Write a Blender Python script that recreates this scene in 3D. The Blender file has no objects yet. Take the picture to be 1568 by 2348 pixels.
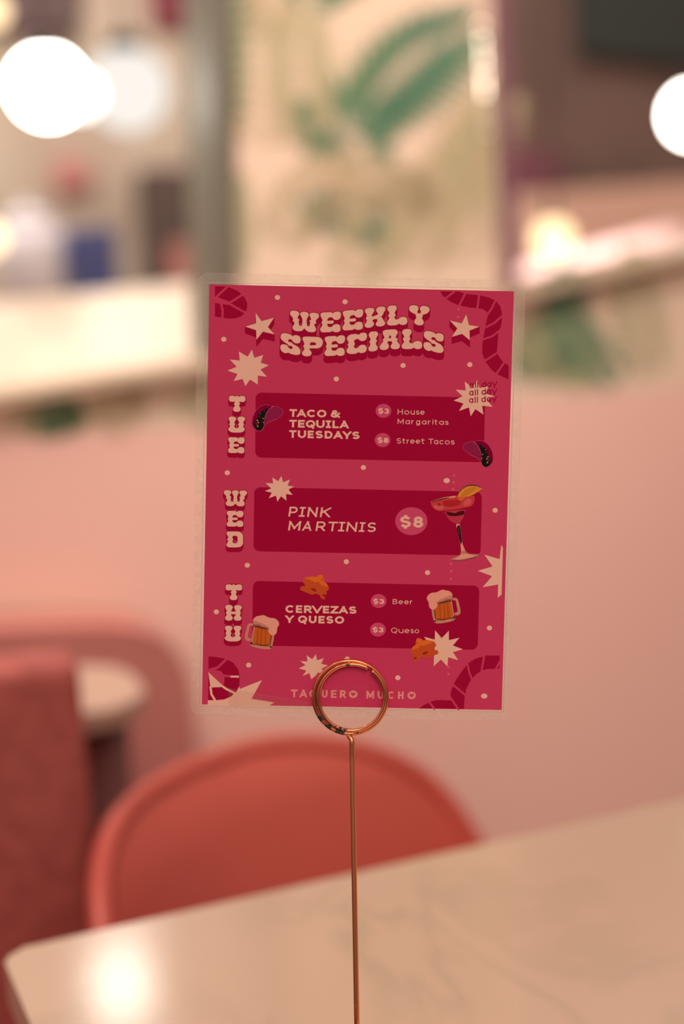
import bpy, bmesh, math, random
from mathutils import Vector, Matrix, noise
from mathutils.geometry import tessellate_polygon
random.seed(7)
C = bpy.context.scene
col = C.collection
R = math.radians

# ------------------------------------------------------------------ camera
F = 2348 * 50 / 36.0                     # focal length in pixels of the 1568x2348 frame
ZC = 1.112                               # eye height
MROT = (Matrix.Rotation(R(90 - 9.3), 3, 'X') @ Matrix.Rotation(R(-3.0), 3, 'Z'))
CAM = Vector((0, 0, ZC))
cam_d = bpy.data.cameras.new('camera'); cam = bpy.data.objects.new('camera', cam_d); col.objects.link(cam)
cam.location = CAM; cam.rotation_euler = MROT.to_euler()
cam_d.sensor_fit = 'VERTICAL'; cam_d.sensor_height = 36; cam_d.sensor_width = 24; cam_d.lens = 50
cam_d.clip_start = 0.02; cam_d.clip_end = 60
cam_d.dof.use_dof = True; cam_d.dof.focus_distance = 0.598; cam_d.dof.aperture_fstop = 2.55
C.camera = cam

def ray(px, py):
    return MROT @ Vector(((px - 784) / F, -(py - 1174) / F, -1.0))
def at(px, py, d):
    """world point seen at a pixel of the photograph, d metres along the view axis"""
    return CAM + ray(px, py) * d
def on_z(px, py, z):
    r = ray(px, py); return CAM + r * ((z - ZC) / r.z)
def on_plane(px, py, p0, n):
    r = ray(px, py); return CAM + r * ((p0 - CAM).dot(n) / r.dot(n))

# ------------------------------------------------------------------ colour, exposure, world
def lin(r, g, b):
    def f(c):
        c /= 255.0
        return c / 12.92 if c <= 0.04045 else ((c + 0.055) / 1.055) ** 2.4
    return (f(r), f(g), f(b), 1.0)
C.view_settings.view_transform = 'Standard'; C.view_settings.look = 'None'
C.view_settings.gamma = 1.0; C.view_settings.use_curve_mapping = False
C.view_settings.exposure = 0.0
w = bpy.data.worlds.new('room_glow'); C.world = w; w.use_nodes = True
nt = w.node_tree; bg = nt.nodes['Background']; bg.inputs[1].default_value = 1.0
_tc = nt.nodes.new('ShaderNodeTexCoord'); _sx = nt.nodes.new('ShaderNodeSeparateXYZ'); _rp = nt.nodes.new('ShaderNodeValToRGB'); _mr = nt.nodes.new('ShaderNodeMapRange')
_mr.inputs[1].default_value = -1; _mr.inputs[2].default_value = 1
_e = _rp.color_ramp.elements; _e[0].position = 0.38; _e[0].color = (0.06, 0.04, 0.034, 1); _e[1].position = 0.85; _e[1].color = (0.74, 0.58, 0.50, 1)
nt.links.new(_tc.outputs['Generated'], _sx.inputs[0]); nt.links.new(_sx.outputs['Z'], _mr.inputs[0]); nt.links.new(_mr.outputs[0], _rp.inputs[0]); nt.links.new(_rp.outputs[0], bg.inputs[0])

def area(name, loc, target, size, power, color, sy=None):
    l = bpy.data.lights.new(name, 'AREA'); l.energy = power; l.color = color; l.size = size
    if sy: l.shape = 'RECTANGLE'; l.size_y = sy
    o = bpy.data.objects.new(name, l); col.objects.link(o); o.location = loc
    o.rotation_euler = (Vector(target) - Vector(loc)).to_track_quat('-Z', 'Y').to_euler(); return o
def spot(name, loc, target, power, color, angle, blend=0.8, r=0.05):
    l = bpy.data.lights.new(name, 'SPOT'); l.energy = power; l.color = color; l.spot_size = R(angle); l.spot_blend = blend
    l.shadow_soft_size = r
    o = bpy.data.objects.new(name, l); col.objects.link(o); o.location = loc
    o.rotation_euler = (Vector(target) - Vector(loc)).to_track_quat('-Z', 'Y').to_euler(); return o
WARM = (1.0, 0.74, 0.52)
# unseen fill light added above the tables to wash the pink wall
area('ceiling_lamp_near', (-0.85, 1.0, 2.7), (-0.3, 1.7, 0.9), 0.5, 14, (1.0, 0.86, 0.74))
spot('wall_downlight', (-0.45, 0.85, 2.55), (-0.24, 1.72, 1.0), 84, (1.0, 0.94, 0.84), 62, 1.0, 0.08)  # unseen spot added to brighten the wall on the left
spot('wall_downlight', (0.40, 1.05, 2.55), (0.22, 1.87, 1.22), 62, (1.0, 0.91, 0.80), 50, 1.0, 0.08)  # second added spot, brightens the wall on the right
area('far_ceiling_lamp', (-0.9, 3.1, 2.9), (-0.9, 4.2, 1.4), 0.8, 36, (1.0, 0.94, 0.86))  # unseen area light added to brighten the far room
area('far_ceiling_lamp', (1.3, 3.2, 2.9), (1.2, 4.6, 0.9), 0.6, 9, (1.0, 0.90, 0.80))  # weaker unseen light added for the far room's right side
# soft unseen fill added behind the camera to light the card
area('ceiling_lamp_behind', (0.3, -1.6, 2.5), (0, 0.6, 0.95), 1.2, 26, (1.0, 0.66, 0.54))

# ------------------------------------------------------------------ mesh helpers
def new_obj(name, verts, faces, mats, parent=None, smooth=False, midx=None, cols=None):
    me = bpy.data.meshes.new(name); me.from_pydata([tuple(v) for v in verts], [], faces)
    for m in (mats if isinstance(mats, (list, tuple)) else [mats]): me.materials.append(m)
    if midx:
        for p, i in zip(me.polygons, midx): p.material_index = i
    if smooth:
        for p in me.polygons: p.use_smooth = True
    if cols:
        a = me.color_attributes.new('ink', 'FLOAT_COLOR', 'CORNER')
        k = 0
        for p, c in zip(me.polygons, cols):
            for _ in p.loop_indices:
                a.data[k].color = c; k += 1
    me.update()
    o = bpy.data.objects.new(name, me); col.objects.link(o)
    if parent: o.parent = parent
    return o
def from_bm(name, bm, mat, parent=None, smooth=True):
    bmesh.ops.recalc_face_normals(bm, faces=bm.faces[:])
    me = bpy.data.meshes.new(name); bm.to_mesh(me); bm.free(); me.materials.append(mat)
    for p in me.polygons: p.use_smooth = smooth
    o = bpy.data.objects.new(name, me); col.objects.link(o)
    if parent: o.parent = parent
    return o
def thing(name, label, cat, loc=(0, 0, 0), rot=None, group=None):
    o = bpy.data.objects.new(name, None); col.objects.link(o); o.empty_display_size = 0.05
    o.location = loc
    if rot is not None: o.rotation_euler = rot
    tag(o, label, cat, group); return o
def tag(o, label, cat, group=None):
    o['label'] = label; o['category'] = cat
    if group: o['group'] = group
def structure(o, label=None, cat=None):
    o['kind'] = 'structure'
    if label: o['label'] = label
    if cat: o['category'] = cat
    return o
def tube(pts, rad, n=12, closed=False, caps=True):
    """swept circle; rad is a number or a list; parallel-transport frame"""
    P = [Vector(p) for p in pts]; N = len(P)
    rs = rad if isinstance(rad, (list, tuple)) else [rad] * N
    T = []
    for i in range(N):
        a = P[(i - 1) % N] if (closed or i > 0) else P[i]
        b = P[(i + 1) % N] if (closed or i < N - 1) else P[i]
        T.append((b - a).normalized())
    up = Vector((0, 0, 1)) if abs(T[0].z) < 0.9 else Vector((1, 0, 0))
    nrm = (up - T[0] * up.dot(T[0])).normalized()
    V = []; Fc = []
    for i in range(N):
        nrm = (nrm - T[i] * nrm.dot(T[i])).normalized(); b = T[i].cross(nrm)
        for k in range(n):
            a = 2 * math.pi * k / n
            V.append(P[i] + (nrm * math.cos(a) + b * math.sin(a)) * rs[i])
    M = N if closed else N - 1
    for i in range(M):
        j = (i + 1) % N
        for k in range(n):
            q = (k + 1) % n
            Fc.append((i * n + k, i * n + q, j * n + q, j * n + k))
    if not closed and caps:
        Fc.append(tuple(range(n - 1, -1, -1))); Fc.append(tuple((N - 1) * n + k for k in range(n)))
    return V, Fc
def lathe(prof, n=32, cx=0, cy=0):
    V = []; Fc = []
    for r, z in prof:
        for k in range(n):
            a = 2 * math.pi * k / n
            V.append((cx + r * math.cos(a), cy + r * math.sin(a), z))
    for i in range(len(prof) - 1):
        for k in range(n):
            q = (k + 1) % n
            Fc.append((i * n + k, i * n + q, (i + 1) * n + q, (i + 1) * n + k))
    Fc.append(tuple(range(n - 1, -1, -1))); Fc.append(tuple((len(prof) - 1) * n + k for k in range(n)))
    return V, Fc
def merge(*vf):
    V = []; Fc = []
    for v, f in vf:
        o = len(V); V += [Vector(x) for x in v]; Fc += [tuple(i + o for i in g) for g in f]
    return V, Fc
def prism(poly, off):
    """closed solid: polygon of 3-D points and its copy shifted by a vector (convex or concave)"""
    n = len(poly); off = Vector(off)
    V = [Vector(p) for p in poly] + [Vector(p) + off for p in poly]
    tris = tessellate_polygon([[Vector(p) for p in poly]])
    Fc = [tuple(t) for t in tris] + [tuple(n + i for i in reversed(t)) for t in tris]
    for i in range(n):
        j = (i + 1) % n; Fc.append((i, j, n + j, n + i))
    return V, Fc
def rbox(cx, cy, cz, sx, sy, sz, bev=0.005, seg=2):
    bm = bmesh.new(); bmesh.ops.create_cube(bm, size=1)
    for v in bm.verts: v.co = Vector((v.co.x * sx + cx, v.co.y * sy + cy, v.co.z * sz + cz))
    bmesh.ops.bevel(bm, geom=bm.edges[:], offset=bev, segments=seg, affect='EDGES', profile=0.6)
    return bm
def blob(r, loc, sub=3):
    bm = bmesh.new(); bmesh.ops.create_icosphere(bm, subdivisions=sub, radius=r, matrix=Matrix.Translation(loc)); return bm

# ------------------------------------------------------------------ materials
def mat(name, color, rough=0.5, metal=0.0, spec=0.5):
    m = bpy.data.materials.new(name); m.use_nodes = True
    b = m.node_tree.nodes['Principled BSDF']
    b.inputs['Base Color'].default_value = color; b.inputs['Roughness'].default_value = rough
    b.inputs['Metallic'].default_value = metal; b.inputs['Specular IOR Level'].default_value = spec
    return m
def N(m, kind, **kw):
    n = m.node_tree.nodes.new(kind)
    for k, v in kw.items(): setattr(n, k, v)
    return n
def L(m, a, b): m.node_tree.links.new(a, b)
def noisy(name, c1, c2, scale, rough=0.5, lo=0.4, hi=0.6, detail=3, bump=0.0, spec=0.5):
    m = mat(name, c1, rough, 0, spec); b = m.node_tree.nodes['Principled BSDF']
    tc = N(m, 'ShaderNodeTexCoord'); nz = N(m, 'ShaderNodeTexNoise'); nz.inputs['Scale'].default_value = scale; nz.inputs['Detail'].default_value = detail
    rp = N(m, 'ShaderNodeValToRGB'); rp.color_ramp.elements[0].position = lo; rp.color_ramp.elements[1].position = hi
    rp.color_ramp.elements[0].color = c1; rp.color_ramp.elements[1].color = c2
    L(m, tc.outputs['Object'], nz.inputs['Vector']); L(m, nz.outputs['Fac'], rp.inputs['Fac']); L(m, rp.outputs['Color'], b.inputs['Base Color'])
    if bump:
        bp = N(m, 'ShaderNodeBump'); bp.inputs['Strength'].default_value = bump; bp.inputs['Distance'].default_value = 0.002
        L(m, nz.outputs['Fac'], bp.inputs['Height']); L(m, bp.outputs['Normal'], b.inputs['Normal'])
    return m
def glow(name, color, strength):
    m = bpy.data.materials.new(name); m.use_nodes = True; nt = m.node_tree; nt.nodes.remove(nt.nodes['Principled BSDF'])
    e = nt.nodes.new('ShaderNodeEmission'); e.inputs[0].default_value = color; e.inputs[1].default_value = strength
    nt.links.new(e.outputs[0], nt.nodes['Material Output'].inputs[0]); return m

M = {}
M['pink_wall'] = noisy('pink_paint', lin(234, 186, 172), lin(236, 190, 175), 1.5, 0.7)
M['floor'] = noisy('dark_floor', lin(92, 52, 48), lin(112, 66, 58), 6, 0.5)
M['trim_dark'] = mat('dark_frame_paint', lin(104, 98, 84), 0.5)
M['trim_plum'] = mat('plum_frame_paint', lin(122, 82, 90), 0.6)
M['cap'] = mat('sill_beige', lin(190, 165, 140), 0.5)
M['coral'] = noisy('coral_plastic', lin(192, 82, 68), lin(186, 76, 64), 4, 0.38)
M['rose'] = noisy('rose_plastic', lin(196, 124, 116), lin(190, 118, 110), 4, 0.4)
M['terracotta'] = noisy('terracotta_fabric', lin(176, 92, 84), lin(160, 80, 74), 60, 0.85, bump=0.2)
M['wood'] = noisy('leg_wood', lin(150, 100, 66), lin(120, 76, 48), 14, 0.5)
M['dark_metal'] = mat('dark_metal', lin(70, 56, 52), 0.4, 0.6)
M['white_shade'] = glow('warm_white_glass', (1.0, 0.93, 0.82, 1), 17)
M['warm_bulb'] = glow('amber_glass', (1.0, 0.72, 0.40, 1), 2.6)

def marble(name):
    m = mat(name, lin(204, 175, 153), 0.15); b = m.node_tree.nodes['Principled BSDF']
    tc = N(m, 'ShaderNodeTexCoord'); n1 = N(m, 'ShaderNodeTexNoise'); n1.inputs['Scale'].default_value = 5; n1.inputs['Detail'].default_value = 6; n1.inputs['Distortion'].default_value = 1.2
    sb = N(m, 'ShaderNodeMath', operation='SUBTRACT'); sb.inputs[1].default_value = 0.5
    ab = N(m, 'ShaderNodeMath', operation='ABSOLUTE')
    rp = N(m, 'ShaderNodeValToRGB'); rp.color_ramp.elements[0].position = 0.0; rp.color_ramp.elements[1].position = 0.035
    rp.color_ramp.elements[0].color = lin(180, 162, 138); rp.color_ramp.elements[1].color = lin(204, 175, 153)
    n2 = N(m, 'ShaderNodeTexNoise'); n2.inputs['Scale'].default_value = 3; n2.inputs['Detail'].default_value = 2
    mx = N(m, 'ShaderNodeMix', data_type='RGBA'); mx.inputs[6].default_value = lin(204, 175, 153)
    r2 = N(m, 'ShaderNodeValToRGB'); r2.color_ramp.elements[0].position = 0.5; r2.color_ramp.elements[1].position = 0.72
    L(m, tc.outputs['Object'], n1.inputs['Vector']); L(m, tc.outputs['Object'], n2.inputs['Vector'])
    L(m, n1.outputs['Fac'], sb.inputs[0]); L(m, sb.outputs[0], ab.inputs[0]); L(m, ab.outputs[0], rp.inputs['Fac'])
    L(m, n2.outputs['Fac'], r2.inputs['Fac']); L(m, r2.outputs['Color'], mx.inputs[0]); L(m, rp.outputs['Color'], mx.inputs[7]); L(m, mx.outputs[2], b.inputs['Base Color'])
    return m
M['marble'] = marble('white_marble')

# ------------------------------------------------------------------ the setting
WA = R(17)
WU = Vector((math.cos(WA), math.sin(WA), 0)); WN = Vector((-math.sin(WA), math.cos(WA), 0))   # along the wall / away from the camera
W0 = at(784, 1000, 1.78)
def W(px, py, off=0.0): return on_plane(px, py, W0 + WN * off, WN)
def down_to(p, z): return Vector((p.x, p.y, z))
DADO_L, DADO_R = W(-260, 1028), W(1830, 868)
wall = [DADO_L, DADO_R, down_to(DADO_R, 0), down_to(DADO_L, 0)]
structure(new_obj('wall_back', *prism(wall, WN * 0.12), M['pink_wall']), 'pink painted lower half of the wall behind the chairs', 'wall')
structure(new_obj('floor', *prism([(-4, -1.5, 0), (4, -1.5, 0), (4, 7, 0), (-4, 7, 0)], (0, 0, -0.1)), M['floor']), 'dark brown floor under the tables', 'floor')

# palm-leaf wallpaper: base paper with printed fronds
def paper_mat():
    m = noisy('palm_wallpaper', lin(222, 178, 150), lin(206, 176, 142), 3.2, 0.75, 0.35, 0.65)
    b = m.node_tree.nodes['Principled BSDF']; base = b.inputs['Base Color'].links[0].from_socket
    at_ = N(m, 'ShaderNodeAttribute', attribute_name='ink'); mx = N(m, 'ShaderNodeMix', data_type='RGBA')
    L(m, at_.outputs['Alpha'], mx.inputs[0]); L(m, base, mx.inputs[6]); L(m, at_.outputs['Color'], mx.inputs[7]); L(m, mx.outputs[2], b.inputs['Base Color'])
    return m
M['paper'] = noisy('palm_wallpaper', lin(230, 200, 178), lin(218, 196, 168), 3.2, 0.75, 0.35, 0.65)
M['frond'] = noisy('frond_print', lin(74, 116, 88), lin(104, 130, 92), 5, 0.75)
M['frond_pale'] = noisy('frond_pale_print', lin(190, 166, 132), lin(178, 164, 128), 5, 0.75)
# one papered piece: low strip under both openings, and the pillar between them
SIL_L0, SIL_L1 = (-260, 968), (505, 845)
SIL_R0, SIL_R1 = (1150, 694), (1830, 528)
pillar_poly = [W(-260, 1028), W(*SIL_L0), W(*SIL_L1), W(478, -420), W(1108, -420), W(*SIL_R0), W(*SIL_R1), W(1830, 868)]
pil = structure(new_obj('pillar', *prism(pillar_poly, WN * 0.12), M['paper']), 'palm-leaf papered pillar and low wall between the two openings', 'pillar')
def frond(px, py, ang, length, width, n, droop, mtl, idx):
    """a printed palm frond: thin leaflets fanning from a curved rib, laid on the wall face"""
    V = []; Fc = []
    p0 = W(px, py, -0.0006 - 0.0001 * (idx % 5)); up = Vector((0, 0, 1))
    def P(s, t): return p0 + WU * s + up * t
    for i in range(n):
        t = i / (n - 1)
        a = ang - droop * t
        rs = length * t * math.cos(ang - droop * t * 0.5); rt = length * t * math.sin(ang - droop * t * 0.5)
        for sgn in (-1, 1):
            la = a + sgn * R(58 - 30 * t); ll = width * (0.35 + 0.65 * math.sin(math.pi * (0.12 + 0.8 * t)))
            es, et = rs + ll * math.cos(la), rt + ll * math.sin(la) - 0.25 * ll * ll / width
            nx, ny = -math.sin(la) * 0.0062, math.cos(la) * 0.0062
            ms, mt = rs * 0.45 + es * 0.55, rt * 0.45 + et * 0.55
            k = len(V); V += [P(rs, rt), P(ms - nx, mt - ny), P(es, et), P(ms + nx, mt + ny)]; Fc.append((k, k + 1, k + 2, k + 3))
    new_obj('palm_frond_print', V, Fc, mtl, pil)
fr = [(790, 300, 52, .19, .10, 14, .5, 'frond'), (1030, 60, 205, .13, .08, 12, -.5, 'frond'), (850, 400, 105, .10, .09, 12, -.6, 'frond'), (690, 500, 30, .10, .05, 11, 1.3, 'frond'), (1010, 470, 70, .15, .08, 12, .5, 'frond_pale'),
      (590, 330, 78, .15, .07, 12, -.4, 'frond_pale'), (1085, 590, 100, .17, .07, 12, .4, 'frond_pale'), (1075, 470, 92, .09, .05, 10, .3, 'frond_olive'), (640, 560, 70, .12, .07, 12, .8, 'frond_pale'), (800, 640, 70, .14, .08, 12, .7, 'frond_pale'), (950, 620, 80, .14, .08, 12, .5, 'frond_pale'),
      (545, 620, 92, .10, .035, 10, .2, 'frond_olive'), (700, 20, 70, .14, .08, 12, .9, 'frond'), (720, 320, 110, .13, .07, 11, .6, 'frond_pale'), (760, 420, 20, .12, .05, 10, 1.0, 'frond_pale'), (600, 90, 80, .1, .06, 10, .3, 'frond_pale'),
      (1215, 880, 75, .07, .08, 12, .6, 'frond'), (1300, 880, 100, .08, .08, 12, -.6, 'frond_olive'), (1420, 870, 135, .14, .05, 12, .2, 'frond'), (1500, 850, 110, .15, .06, 12, .3, 'frond_olive'), (1290, 730, 90, .05, .06, 8, .4, 'frond'),
      (1360, 880, 120, .08, .07, 10, .4, 'frond_olive'), (60, 1000, 60, .04, .05, 8, .8, 'frond_olive'), (110, 1000, 70, .04, .04, 8, .8, 'frond'), (440, 970, 60, .06, .06, 8, .8, 'frond_olive'), (300, 985, 120, .05, .05, 8, .8, 'frond_pale'),
      (535, 260, 90, .22, .035, 14, .1, 'frond')]
M['frond_olive'] = noisy('frond_olive_print', lin(160, 158, 118), lin(172, 164, 124), 5, 0.75)
for i, (a, b_, c, d, e, f, g, h) in enumerate(fr): frond(a, b_, R(c), d, e, f, g, M[h], i)

def bar_on_wall(name, p, q, th_up, depth, mtl, label, cat, out=0.02):
    """straight cap along a line of the wall, th_up thick, depth deep, proud of the wall by out"""
    a, b = W(*p) - WN * out, W(*q) - WN * out
    d = (b - a).normalized(); n = WN.cross(d); n = n if n.z > 0 else -n
    if abs(d.z) > 0.8: n = WU
    poly = [a, b, b + n * th_up, a + n * th_up]
    return structure(new_obj(name, *prism(poly, WN * depth), mtl), label, cat)
bar_on_wall('trim_1', SIL_L0, SIL_L1, 0.012, 0.17, M['cap'], 'beige sloping cap along the left opening', 'trim')
bar_on_wall('trim_2', SIL_R0, SIL_R1, 0.012, 0.17, M['cap'], 'beige sloping cap along the right opening', 'trim')
bar_on_wall('trim_3', (470, -420), (500, 842), 0.027, 0.16, M['trim_dark'], 'dark frame upright at the left edge of the papered pillar', 'trim', 0.004)
bar_on_wall('trim_4', (1110, -420), (1148, 690), 0.024, 0.16, M['trim_plum'], 'plum frame upright at the right edge of the papered pillar', 'trim', 0.004)

# far room seen through the openings
FA = R(10); FU = Vector((math.cos(FA), math.sin(FA), 0)); FN = Vector((-math.sin(FA), math.cos(FA), 0)); F0 = at(784, 500, 4.4)
def FW(px, py, off=0.0): return on_plane(px, py, F0 + FN * off, FN)
M['far_taupe'] = noisy('taupe_plaster', lin(208, 192, 170), lin(188, 166, 148), 2.2, 0.8)
M['far_mauve'] = noisy('mauve_plaster', lin(122, 94, 84), lin(98, 80, 72), 2.5, 0.8)
M['far_salmon'] = noisy('salmon_panel', lin(240, 196, 172), lin(232, 184, 160), 2, 0.7)
def far_panel(name, quad, mtl, off=0.0, th=0.06): return new_obj(name, *prism([FW(*p, off) for p in quad], FN * th), mtl)
structure(far_panel('wall_far_left', [(-1800, -900), (800, -900), (800, 1700), (-1800, 1700)], M['far_taupe'], 0, .1), 'taupe plaster wall across the far room, left side', 'wall')
structure(far_panel('wall_far_right', [(800, -700), (3200, -700), (3200, 1700), (800, 1700)], M['far_mauve'], 0, .1), 'mauve plaster wall across the far room, right side', 'wall')

def far_thing(name, label, cat, px, py, d): return thing(name, label, cat, at(px, py, d))
# white lit wall board, dark cabinet, painted panels
def board(name, label, cat, quad, mtl, off, th, trim=None):
    q = [FW(*p, off) for p in quad]; o = new_obj(name, *prism(q, FN * th), mtl); tag(o, label, cat); return o
M['board_dark'] = mat('dark_wood', lin(88, 70, 62), 0.6)
M['wine'] = mat('wine_fabric', lin(120, 48, 58), 0.8)
M['greenblack'] = mat('green_black_panel', lin(48, 54, 48), 0.7)
M['dusty_pink'] = mat('dusty_pink_fabric', lin(196, 128, 120), 0.8)

def rel(pts, o): return [Vector(p) - o.location for p in pts]
def cabinet(label, x0, y0, x1, y1, off, mtl):
    a, b, c, d = FW(x0, y0, off), FW(x1, y0, off), FW(x1, y1, off), FW(x0, y1, off)
    root = thing('cabinet', label, 'cabinet', d)
    new_obj('carcass', *prism(rel([a, b, down_to(c, 0), down_to(d, 0)], root), FN * 0.3), mtl, root)
    m1, m2 = (a + b) / 2, (c + d) / 2
    for s, t, k in ((a, m1, 1), (m1, b, -1)):
        e = (t - s) * 0.06
        dr = new_obj('door', *prism(rel([s + e - Vector((0, 0, .02)), t - e - Vector((0, 0, .02)), down_to(t - e, 0.1), down_to(s + e, 0.1)], root), -FN * 0.02), mtl, root)
        kp = (t - e if k > 0 else s + e); kp = down_to(kp, a.z - 0.35) - FN * 0.035 - WU * 0.03 * k - root.location
        new_obj('knob', *tube([kp, kp + FN * 0.014], 0.012), M['dark_metal'], dr)
    return root
cabinet('dark wooden cabinet against the far wall left of the pillar', 318, 385, 556, 640, -0.32, M['board_dark'])
board('wall_hanging', 'wine red hanging on the upper far wall over the frosted globe lamp', 'wall hanging', [(330, -200), (440, -200), (440, 70), (345, 60)], M['wine'], -0.03, 0.02)
board('wall_panel', 'green-black panel high on the far wall at the right', 'panel', [(1330, -300), (1760, -300), (1760, 170), (1330, 120)], M['greenblack'], -0.05, 0.04)
board('wall_hanging', 'plum hanging on the far wall just right of the pillar', 'wall hanging', [(1130, 330), (1290, 350), (1285, 430), (1130, 440)], mat('plum_fabric', lin(128, 74, 88), 0.8), -0.03, 0.02)
board('back_panel', 'salmon panel on the far wall behind the small amber lamp', 'panel', [(1130, 450), (1800, 400), (1800, 760), (1130, 760)], M['far_salmon'], -0.06, 0.04)
board('framed_print', 'small dusty pink print on the far wall under the frosted globe lamp', 'picture', [(120, 370), (200, 365), (205, 430), (125, 436)], M['dusty_pink'], -0.04, 0.03)
board('wall_panel', 'dark plum panel high on the far wall at the left corner', 'panel', [(-300, -300), (190, -300), (175, 70), (-300, 60)], mat('dark_plum', lin(98, 76, 76), 0.8), -0.05, 0.04)
q = [FW(385, 560, -.62), FW(540, 545, -.62)]; q += [down_to(q[1], 0), down_to(q[0], 0)]
tag(new_obj('low_screen', *prism(q, FN * .04), M['dusty_pink']), 'dusty pink low screen standing right of the dark cabinet', 'screen')

# bench with a cream back just beyond the left opening
BEN = at(220, 790, 2.5)
bd = 2.5
bt0, bt1, bb0, bb1 = at(-420, 738, bd - .14), at(620, 634, bd + .16), None, None
bdir = Vector((bt1.x - bt0.x, bt1.y - bt0.y, 0)).normalized(); bn = Vector((-bdir.y, bdir.x, 0))
ben = thing('bench', 'cream upholstered bench glowing under the lamp past the left opening', 'bench', down_to((bt0 + bt1) / 2, 0))
M['cream'] = noisy('cream_vinyl', lin(250, 238, 220), lin(246, 230, 208), 5, 0.5)
new_obj('backrest', *prism(rel([bt0, bt1, down_to(bt1, 0.48), down_to(bt0, 0.48)], ben), bn * 0.1), M['cream'], ben)
s0, s1 = down_to(bt0, 0.48), down_to(bt1, 0.48)
new_obj('seat', *prism(rel([s0 + bn * .1, s1 + bn * .1, s1 - bn * 0.42, s0 - bn * 0.42], ben), (0, 0, -0.1)), M['cream'], ben)
new_obj('plinth', *prism(rel([s0 + bn * .08 - Vector((0, 0, .1)), s1 + bn * .08 - Vector((0, 0, .1)), s1 - bn * 0.36 - Vector((0, 0, .1)), s0 - bn * 0.36 - Vector((0, 0, .1))], ben), (0, 0, -0.38)), M['board_dark'], ben)
tgt = at(170, 800, 2.45); spot('bench_downlight', tgt - bn * 0.75 + Vector((0, 0, 1.0)), tgt, 38, (1.0, 0.94, 0.91), 46, 1.0)
tgt2 = at(380, 750, 2.55); spot('bench_downlight', tgt2 - bn * 0.75 + Vector((0, 0, 1.0)), tgt2, 20, (1.0, 0.92, 0.86), 50, 1.0)

# white jar and blue box on a shelf behind the bench
SH = at(110, 690, 3.1)
sh = thing('side_counter', 'narrow counter behind the cream bench carrying the jar and blue box', 'counter', down_to(SH, 0))
new_obj('counter_top', *merge((lambda b: ([v.co.copy() for v in b.verts], [tuple(v.index for v in f.verts) for f in b.faces]))(rbox(0, .1, SH.z - .02, 1.0, .36, .04))), M['cap'], sh)
from_bm('counter_body', rbox(0, .1, (SH.z - .04) / 2, .92, .3, SH.z - .04), M['board_dark'], sh)
jz = SH.z
jar = thing('jar', 'white ceramic jar on the counter left of the blue box', 'jar', Vector((at(78, 690, 3.1).x, SH.y, jz)))
M['ceramic'] = mat('white_ceramic', lin(236, 230, 236), 0.3)
new_obj('body', *lathe([(.05, 0), (.074, .02), (.08, .10), (.074, .15), (.055, .165)], 24), M['ceramic'], jar, True)
new_obj('lid', *lathe([(.058, .166), (.06, .176), (.036, .192), (.012, .195), (.016, .208), (.006, .214)], 24), M['ceramic'], jar, True)
bx = from_bm('box', rbox(0, 0, .075, .10, .07, .15, .004), mat('blue_card', lin(70, 78, 130), 0.6)); bx.location = Vector((at(220, 690, 3.1).x, SH.y, jz))
tag(bx, 'small blue box on the counter right of the white jar', 'box')

# pale pink bench back past the right opening, lit by an added spot
pb0, pb1, pb2, pb3 = at(1120, 640, 2.95), at(1560, 522, 3.05), at(1560, 590, 3.05), at(1120, 735, 2.95)
pk = thing('rail_cushion', 'pale pink padded rail sloping up to the right past the right opening', 'cushion', (pb0 + pb1) / 2)
M['pale_pink'] = mat('pale_pink_vinyl', lin(250, 214, 208), 0.5)
pkv, pkf = prism(rel([pb0, pb1, pb2, pb3], pk), (0, .09, 0))
pko = new_obj('cushion', pkv, pkf, M['pale_pink'], pk); md = pko.modifiers.new('soft', 'BEVEL'); md.width = 0.02; md.segments = 3
for q_ in (pb3.lerp(pb2, .12), pb3.lerp(pb2, .88)):
    e0 = q_ + Vector((0, .045, .004)) - pk.location
    new_obj('post', *tube([e0, Vector((e0.x, e0.y, -pk.location.z))], .018, 12), M['dark_metal'], pk, True)
pt = (pb0 + pb2) / 2; spot('rail_downlight', pt + Vector((-.1, -.7, .9)), pt, 150, (1.0, 0.88, 0.84), 26, 1.0)  # unseen spot added to brighten the rail's face

# pendant lamps
def pendant(px, py, d, r, mtl, label, cap=True, name='pendant_lamp'):
    p = at(px, py, d); root = thing(name, label, 'lamp', p)
    from_bm('globe', blob(r, (0, 0, 0)), mtl, root)
    new_obj('lamp_cap', *lathe([(r * .42, r * .86), (r * .42, r * 1.2), (r * .15, r * 1.35)], 20), M['dark_metal'], root, False)
    new_obj('cord', *tube([(0, 0, r * 1.3), (0, 0, 3.0 - p.z)], 0.004, 8), M['dark_metal'], root)
    return root
pendant(108, 198, 1.85, 0.048, M['white_shade'], 'large white globe lamp at the left, hanging beyond the left opening')
pendant(178, 215, 2.2, 0.036, glow('dim_white_glass', (1.0, .95, .88, 1), 3), 'smaller white globe lamp just right of the large white one')
pendant(292, 205, 2.9, 0.085, glow('frosted_glass', (1.0, .93, .86, 1), 1.0), 'wide softly lit frosted globe lamp right of the two white globes')
pendant(1590, 262, 2.6, 0.050, M['white_shade'], 'white globe lamp at the right edge, beyond the right opening')
pendant(-22, 25, 3.2, 0.035, M['warm_bulb'], 'small warm lamp in the upper left corner')
pendant(-30, 545, 2.7, 0.033, M['warm_bulb'], 'small warm lamp at the left edge beside the white jar')
pendant(1268, 548, 3.0, 0.040, M['warm_bulb'], 'small amber lamp hanging above the pale pink table')
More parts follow.
